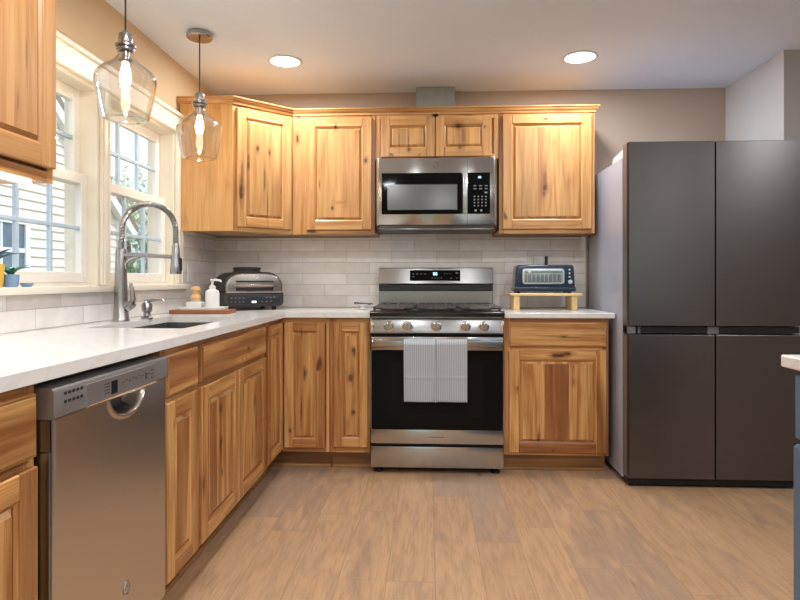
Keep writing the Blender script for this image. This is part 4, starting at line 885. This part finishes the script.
def rbox(m, x0, x1, y0, y1, z0, z1, r, T=None): 
    P = []
    for cx_, cy_, a0 in ((x1-r, y1-r, 0), (x0+r, y1-r, 90), (x0+r, y0+r, 180), (x1-r, y0+r, 270)):
        for k in range(5): a = math.radians(a0+22.5*k); P.append((cx_+r*math.cos(a), cy_+r*math.sin(a)))
    return m.prism(P, z0, z1, axis=2, bev=min(0.004, r*0.3), grain=0, T=T)
m = MB(); rbox(m, -0.165, 0.165, -0.085, 0.085, 0, 0.022, 0.02)
tag(m.build('cutting_board', BOARD, None, (0.215, -0.775, CT1), math.radians(4)), 'dark brown wooden board on counter beyond the sink', 'cutting board')
m = MB(); rbox(m, -0.120, 0.120, -0.062, 0.062, 0.0, 0.006, 0.018); rbox(m, -0.120, 0.120, -0.062, -0.056, 0.004, 0.014, 0.0028); rbox(m, -0.120, 0.120, 0.056, 0.062, 0.004, 0.014, 0.0028); rbox(m, -0.120, -0.114, -0.058, 0.058, 0.004, 0.014, 0.0028); rbox(m, 0.114, 0.120, -0.058, 0.058, 0.004, 0.014, 0.0028)
tag(m.build('tray', CERMAT, None, (0.218, -0.775, CT1+0.022), math.radians(4)), 'flat white ceramic tray lying on the dark wooden board', 'tray')
ZT = CT1+0.022+0.006
sb = thing('soap_bottle', 'white ceramic soap bottle with pump on the white tray', 'soap bottle', (0.266, -0.775, ZT))
MB().lathe([(0.035,0),(0.038,0.004),(0.038,0.085),(0.034,0.098),(0.020,0.104),(0.016,0.110),(0,0.110)], 24).build('bottle', CERAM, sb)
MB().lathe([(0.017,0.108),(0.017,0.124),(0.008,0.128),(0.006,0.128),(0.006,0.148),(0.011,0.150),(0.011,0.162),(0,0.163)], 16).build('pump_collar', CERMAT, sb)
MB().tube([(0,0,0.156),(0.02,-0.008,0.158),(0.052,-0.020,0.154),(0.057,-0.022,0.147)], [0.006,0.006,0.005,0.004], 8).build('nozzle', CERMAT, sb)
m = MB(); rbox(m, -0.042, 0.042, -0.034, 0.034, 0, 0.034, 0.006); rbox(m, -0.038, 0.038, -0.030, 0.030, 0.0335, 0.037, 0.004)
tag(m.build('brush_holder', CERMAT, None, (0.168, -0.768, ZT)), 'square white brush holder on the tray beside the soap bottle', 'holder')
sbh = thing('dish_brush', 'wooden handled dish brush resting on its white holder', 'brush', (0.170, -0.768, ZT+0.0371))
MB().lathe([(0.026,0),(0.028,0.008),(0.026,0.014),(0,0.014)], 20).build('bristles', BRISTLE, sbh)
MB().lathe([(0.028,0.014),(0.030,0.022),(0.024,0.034),(0.017,0.044),(0.020,0.056),(0.027,0.066),(0.024,0.078),(0.012,0.084),(0,0.085)], 20).build('grip', BRUSHW, sbh)

# toaster on bamboo riser
rs = thing('shelf_riser', 'pale bamboo riser shelf carrying the navy toaster', 'shelf', (2.185, -0.265, CT1))
MB().box(-0.222, 0.212, -0.095, 0.095, 0.088, 0.104, 0.003, 0).build('shelf_top', BAMBOO, rs)
for s_ in (-1, 1):
    x = -0.200 if s_ < 0 else 0.150
    m = MB(); m.box(x, x+0.036, -0.085, 0.085, 0.0, 0.0878, 0.003, 2); m.build('leg', BAMBOO, rs)
ts = thing('toaster', 'navy blue toaster with a window on the bamboo riser', 'toaster', (2.178, -0.265, CT1+0.104))
def rrect(w2, z0, z1, r, n=5, top=0.0):
    P = []
    for cx_, cz_, a0, rr_ in ((w2-r, z0+r, -90, r), (w2-top-r, z1-r, 0, r), (-w2+top+r, z1-r, 90, r), (-w2+r, z0+r, 180, r)):
        for k in range(n+1): a = math.radians(a0+90*k/n); P.append((cx_+rr_*math.cos(a), cz_+rr_*math.sin(a)))
    return P
m = MB(); m.prism(rrect(0.182, 0.012, 0.174, 0.018, top=0.008), -0.075, 0.080, axis=1, bev=0.008, seg=3); m.build('shell', NAVY, ts)
m = MB(); m.box(-0.188, 0.185, -0.080, 0.084, 0.010, 0.040, 0.010, seg=3); m.build('base_band', NAVY, ts)
m = MB(); m.prism(rrect(0.127, 0.056, 0.150, 0.016), -0.081, -0.073, axis=1, bev=0.002, T=Tr((-0.012,0,0))); m.build('window_frame', TGREY, ts)
m = MB(); m.prism(rrect(0.115, 0.067, 0.138, 0.008), -0.0825, -0.080, axis=1, bev=0.0005, T=Tr((-0.012,0,0))); m.build('window_pane', TGLASS, ts)
m = MB()
for k in range(9): m.box(-0.11+k*0.0255, -0.108+k*0.0255, -0.0832, -0.0822, 0.070, 0.118)
m.box(-0.124, 0.100, -0.0833, -0.0822, 0.117, 0.120); m.build('wire_guide', TGREY, ts)
MB().lathe([(0.013,0),(0.013,0.008),(0.010,0.011),(0,0.011)], 18, T=TF(0.150, -0.0745, 0.070)).build('dial', TGREY, ts)
for k in range(3): MB().lathe([(0.006,0),(0.006,0.004),(0,0.004)], 12, T=TF(0.146, -0.0745, 0.100+k*0.022)).build('button', TGREY, ts)
m = MB(); m.box(-0.150, 0.150, -0.022, 0.022, 0.1708, 0.1725); m.build('slot', BLACKM, ts)
for x in (-0.160, 0.150):
    for y in (-0.055, 0.055): MB().lathe([(0.012,0),(0.012,0.011)], 10, T=Tr((x,y,0))).build('foot', RUBBER, ts)
# outlets
op = thing('outlet_plate', 'white wall outlet behind the navy toaster', 'outlet', (2.207, -0.0095, 1.222))
MB().box(-0.058, 0.058, -0.006, 0.0, -0.058, 0.042, 0.002).build('plate', CERAM, op)
MB().box(-0.020, -0.004, -0.007, -0.0055, -0.03, 0.02, 0.001).build('socket_face', PLASTW, op)
tag(MB().box(-0.008, 0.008, -0.030, -0.0065, -0.030, 0.032, 0.004).build('plug', CERAM, None, (2.169, -0.0095, 1.226)), 'white plug in the outlet behind the toaster', 'plug')
tag(MB().box(-0.008, 0.008, -0.030, -0.0065, -0.030, 0.032, 0.004).build('plug', BLACK, None, (2.245, -0.0095, 1.226)), 'black plug in the outlet behind the toaster', 'plug')
op = thing('outlet_plate', 'pale wall outlet on the tiles right of the window', 'outlet', (0.0095, -0.462, 1.145))
MB().box(0.0, 0.005, -0.038, 0.038, -0.06, 0.06, 0.002).build('plate', CERAM, op)
MB().box(0.0045, 0.0065, -0.017, 0.017, -0.034, 0.034, 0.001).build('socket_face', CERAM, op)
# spoon rest
sr = thing('spoon_rest', 'small dark and white spoon rest left of the range', 'spoon rest', (1.055, -0.33, CT1), math.radians(-25))
MB().lathe([(0.020,0),(0.024,0.004),(0.016,0.016),(0.030,0.026),(0.046,0.034),(0.043,0.035),(0.028,0.030),(0,0.027)], 22).build('dish', CERAM, sr)
MB().tube([(-0.06,0.0,0.043),(-0.02,0,0.036),(0.03,0,0.036),(0.075,-0.01,0.040)], [0.010,0.013,0.011,0.006], 10, T=Tr((0,0,0.0085))@Matrix.Diagonal((1,1,0.75,1))).build('spoon', simple('slate_glaze', (0.06,0.07,0.10), 0.3, noise=0.1), sr)

# plants on the stool
def pot_plant(nm, label, loc, r, h, potm, leafm, n, L, wd, seed, up):
    t = thing(nm, label, 'plant', loc)
    MB().lathe([(r*0.80,0),(r*0.9,h*0.1),(r,h*0.9),(r*1.04,h),(r*0.88,h),(r*0.86,h*0.85),(0,h*0.85)], 20).build('pot', potm, t)
    MB().lathe([(0,h*0.90),(r*0.86,h*0.88),(r*0.86,h*0.84),(0,h*0.84)], 16, closed=False).build('soil', SOIL, t)
    R_ = random.Random(seed); m = MB()
    for k in range(n):
        a = 2*PI*k/n + R_.uniform(-.3,.3); tilt = R_.uniform(*up); l_ = L*R_.uniform(0.7, 1.15)
        def fn(u, v, a=a, tilt=tilt, l_=l_):
            s_ = v*l_; w_ = wd*math.sin(PI*min(1, 0.12+0.88*v)**0.8)*(u-0.5)*2; bend = tilt+0.7*v
            rr_ = s_*math.sin(bend); z = h*0.87 + s_*math.cos(bend*0.85); return (rr_*math.cos(a)-w_*math.sin(a), rr_*math.sin(a)+w_*math.cos(a), z+0.25*abs(w_))
        m.grid(fn, 4, 8)
    o = m.build('leaves', leafm, t, angle=80); sm = o.modifiers.new('thickness', 'SOLIDIFY'); sm.thickness = 0.002
    return t
pot_plant('potted_plant', 'plant with blue green leaves in a yellow pot on window ledge', (0.004, -2.095, 1.075), 0.036, 0.078, YELLOW, LEAFB, 11, 0.105, 0.013, 3, (0.05, 0.55))
pot_plant('potted_plant', 'small green plant in a blue pot on window ledge', (0.010, -2.012, 1.075), 0.026, 0.044, BLUEPOT, LEAFG, 9, 0.058, 0.011, 5, (0.15, 0.75))
tag(MB().lathe([(0.014,0),(0.020,0.008),(0.022,0.014),(0.019,0.014),(0.016,0.006),(0,0.005)], 18).build('saucer', BLUEPOT, None, (0.028, -1.955, 1.075)), 'tiny blue dish on window ledge beside the blue pot', 'dish')

# ------------------------------------------------------------------ lamps
def pendant(label, y):
    t = thing('pendant_lamp', label, 'pendant lamp', (0.290, y, 1.72), 0, 'glass pendant lamps over the sink')
    zc = CZ-1.72
    MB().lathe([(0.058,zc-0.0005),(0.066,zc-0.010),(0.066,zc-0.024),(0.060,zc-0.030),(0,zc-0.030)], 32).build('canopy', NICKEL, t)
    MB().tube([(0,0,0.34),(0,0,zc-0.028)], 0.0035, 8).build('cord', CORD, t)
    MB().lathe([(0.0,0.352),(0.006,0.350),(0.010,0.342),(0.024,0.332),(0.026,0.318),(0.026,0.292),(0.022,0.286),(0,0.286)], 24).build('socket_cap', NICKEL, t)
    MB().lathe([(0.026,0.292),(0.038,0.290),(0.038,0.282),(0.030,0.280),(0.034,0.276),(0.034,0.270),(0.024,0.268),(0.024,0.292)], 24, closed=False).build('collar', STEELD, t)
    gl = MB(); P = [(0.029,0.285),(0.029,0.262),(0.034,0.243),(0.052,0.222),(0.079,0.203),(0.100,0.185),(0.1115,0.166),(0.113,0.150),(0.109,0.120),(0.101,0.075),(0.093,0.035),(0.087,0.012),(0.080,0.003),(0.055,0.000)]
    # smooth profile
    pp = [P[0]]
    for i in range(len(P)-1):
        p0, p1, p2, p3 = P[max(i-1,0)], P[i], P[i+1], P[min(i+2,len(P)-1)]
        for q in (0.34, 0.67, 1.0):
            pp.append(tuple(0.5*((2*p1[c])+(-p0[c]+p2[c])*q+(2*p0[c]-5*p1[c]+4*p2[c]-p3[c])*q*q+(-p0[c]+3*p1[c]-3*p2[c]+p3[c])*q**3) for c in (0,1)))
    inner = [(max(r-0.003, 0.01), z) for r, z in reversed(pp[:-3])]
    gl.lathe(pp+inner[:1]+inner, 40, closed=False); gl.build('glass_shade', PGLASS, t, angle=80)
    MB().lathe([(0.013,0.290),(0.014,0.255),(0.013,0.225),(0,0.225)], 16).build('lamp_holder', NICKEL, t)
    MB().lathe([(0.0115,0.225),(0.014,0.208),(0.019,0.185),(0.0215,0.165),(0.019,0.145),(0.011,0.132),(0,0.129)], 20).build('bulb', BULBG, t)
    d = bpy.data.lights.new('pendant_light', 'POINT'); d.energy = PEND; d.color = (1.0, 0.80, 0.56); d.shadow_soft_size = 0.005
    o = bpy.data.objects.new('pendant_light', d); C.objects.link(o); o.parent = t; o.location = (0, 0, 0.118)
pendant('clear glass pendant lamp nearer the camera, hanging before the windows', -1.765)
pendant('clear glass pendant lamp farther back, in front of corner wall cabinet', -1.020)
def downlight(label, x, y, p=CEIL_LAMP):
    t = thing('recessed_light', label, 'ceiling light', (x, y, CZ), 0, 'recessed ceiling lights')
    MB().lathe([(0.082,-0.0005),(0.097,-0.0005),(0.099,-0.004),(0.094,-0.008),(0.084,-0.006)], 36, closed=False).build('trim_ring', CERAM, t)
    MB().lathe([(0.083,-0.0008),(0.083,-0.005),(0.05,-0.0065),(0,-0.007)], 32, closed=False).build('lens', LENS, t)
    area('lamp', (0,0,-0.010), (0,0,0), 0.15, 0.15, p, (0.93, 0.97, 1.0), 'DISK', t)
downlight('recessed ceiling light above the corner wall cabinets', 0.634, -0.613)
downlight('recessed ceiling light above the cabinet beside the refrigerator', 2.324, -0.594)
for (x, y) in ((0.95, -2.55), (2.45, -2.55), (0.95, -4.6), (2.45, -4.6), (4.2, -2.6), (4.2, -4.6), (1.7, -6.2)):  # extra downlights added out of view to brighten the room
    downlight('recessed ceiling light added out of view as room fill', x, y, CEIL_LAMP*1.6)

# ------------------------------------------------------------------ outdoors
structure(MB().box(-30, 30, -30, 40, -0.62, -0.50).build('ground', GRASS))
nh = thing('house', 'neighbouring house with pale lap siding outside the windows', 'house', (-4.0, 1.9, -0.5))
# local: y along the wall, z up; gable ridge at y=-0.1,z=5.85 ; eave y=4.35
RZ, RY, SLP = 5.9, -0.05, 0.73; ZE = RZ-(4.30-RY)*SLP
m = MB(); m.prism([(-4.4,0),(4.30,0),(4.30,ZE),(RY,RZ),(-4.4,RZ-(RY+4.4)*SLP)], -5.0, -0.03, axis=0); m.build('wall', SIDING, nh)
m = MB(); cs = 0.128; k = 0
while k*cs < RZ-0.15:
    z0, z1 = k*cs, k*cs+cs
    def lim(z): return (max(-4.4, RY-(RZ-z)/SLP), min(4.30, RY+(RZ-z)/SLP))
    a0, b0 = lim(z0); a1, b1 = lim(z1)
    if b1 > a1: m.hexa([(0.022,a0,z0),(0.022,b0,z0),(-0.03,b0,z0),(-0.03,a0,z0),(0.004,a1,z1),(0.004,b1,z1),(-0.03,b1,z1),(-0.03,a1,z1)])
    k += 1
m.build('siding', SIDING, nh)
th_ = math.atan(SLP)
for s_ in (1, -1):
    m = MB(); Lr = 4.75/math.cos(th_)
    m.box(-5.2, 0.13, 0, Lr, 0.02, 0.14, T=Tr((0, RY, RZ)) @ Matrix.Rotation(-th_ if s_ > 0 else PI+th_, 4, 'X') @ Matrix.Diagonal((1, 1, 1 if s_ > 0 else -1, 1))); m.build('roof', SHINGLE, nh)
    m = MB(); m.box(0.024, 0.14, 0, Lr, -0.12, 0.02, T=Tr((0, RY, RZ)) @ Matrix.Rotation(-th_ if s_ > 0 else PI+th_, 4, 'X') @ Matrix.Diagonal((1, 1, 1 if s_ > 0 else -1, 1))); m.build('rake_board', NTRIM, nh)
m = MB(); m.box(-0.01, 0.05, 4.20, 4.32, 0, ZE); m.build('corner_board', NTRIM, nh)
y0, y1, z0, z1 = 0.95, 1.82, 1.76, 2.34
m = MB(); m.box(0.0, 0.05, y0-0.09, y1+0.09, z0-0.09, z0); m.box(0.0, 0.05, y0-0.09, y1+0.09, z1, z1+0.09); m.box(0.0, 0.05, y0-0.09, y0, z0, z1); m.box(0.0, 0.05, y1, y1+0.09, z0, z1); m.box(0.0, 0.04, y0, y1, (z0+z1)/2-0.03-0.06, (z0+z1)/2+0.03-0.06); m.box(0.0,0.035,(y0+y1)/2-0.02,(y0+y1)/2+0.02,z0,z1); wf = m.build('window', NTRIM, nh)
MB().box(0.0, 0.026, y0, y1, z0, z1).build('pane', NGLASS, wf)
def tree(nm, label, cat, loc, rad, zc, n, leaf, mat, trunk=0.12, seed=1, sq=(1,1,1), group=None):
    t = thing(nm, label, cat, loc, 0, group); R_ = random.Random(seed)
    MB().tube([(0,0,0),(0.05,0,zc*0.5),(0,0.05,zc)], [trunk, trunk*0.8, trunk*0.5], 10).build('trunk', BARK, t)
    m = MB(); b = bmesh.new()
    for k in range(n):
        a = R_.uniform(0, 2*PI); c_ = R_.uniform(-1, 1); q = rad*(R_.uniform(0.15, 1)**0.5)*(1+0.18*math.sin(5*a+3*c_)+0.12*math.sin(9*c_+a))
        s_ = math.sqrt(1-c_*c_); p = Vector((q*s_*math.cos(a)*sq[0], q*s_*math.sin(a)*sq[1], zc+q*c_*sq[2]))
        Mx = Matrix.Translation(p) @ Matrix.Rotation(R_.uniform(0,6.3), 4, 'Z') @ Matrix.Rotation(R_.uniform(-1.2,1.2), 4, 'X'); l_ = leaf*R_.uniform(.6,1.3)
        vs = [b.verts.new(Mx @ Vector(v)) for v in ((0,-l_,0), (l_*.45,0,l_*.12), (0,l_,0), (-l_*.45,0,l_*.12))]; b.faces.new(vs)
    m.add(b); m.build('foliage', mat, t)
tree('tree', 'leafy green tree seen through the right window', 'tree', (-8.5, 15.2, -0.5), 2.1, 2.9, 4600, 0.11, LEAFT, seed=4)
for k, (x, y) in enumerate(((-0.8, -11.5), (2.2, -12.0), (5.2, -11.5))):
    tree('bush', 'tall green bush out of view beyond the patio door', 'bush', (x, y, -0.5), 1.15, 1.1, 1500, 0.13, LEAFH, seed=20+k, sq=(1.1, 0.7, 1.0), group='bushes beyond the patio door')
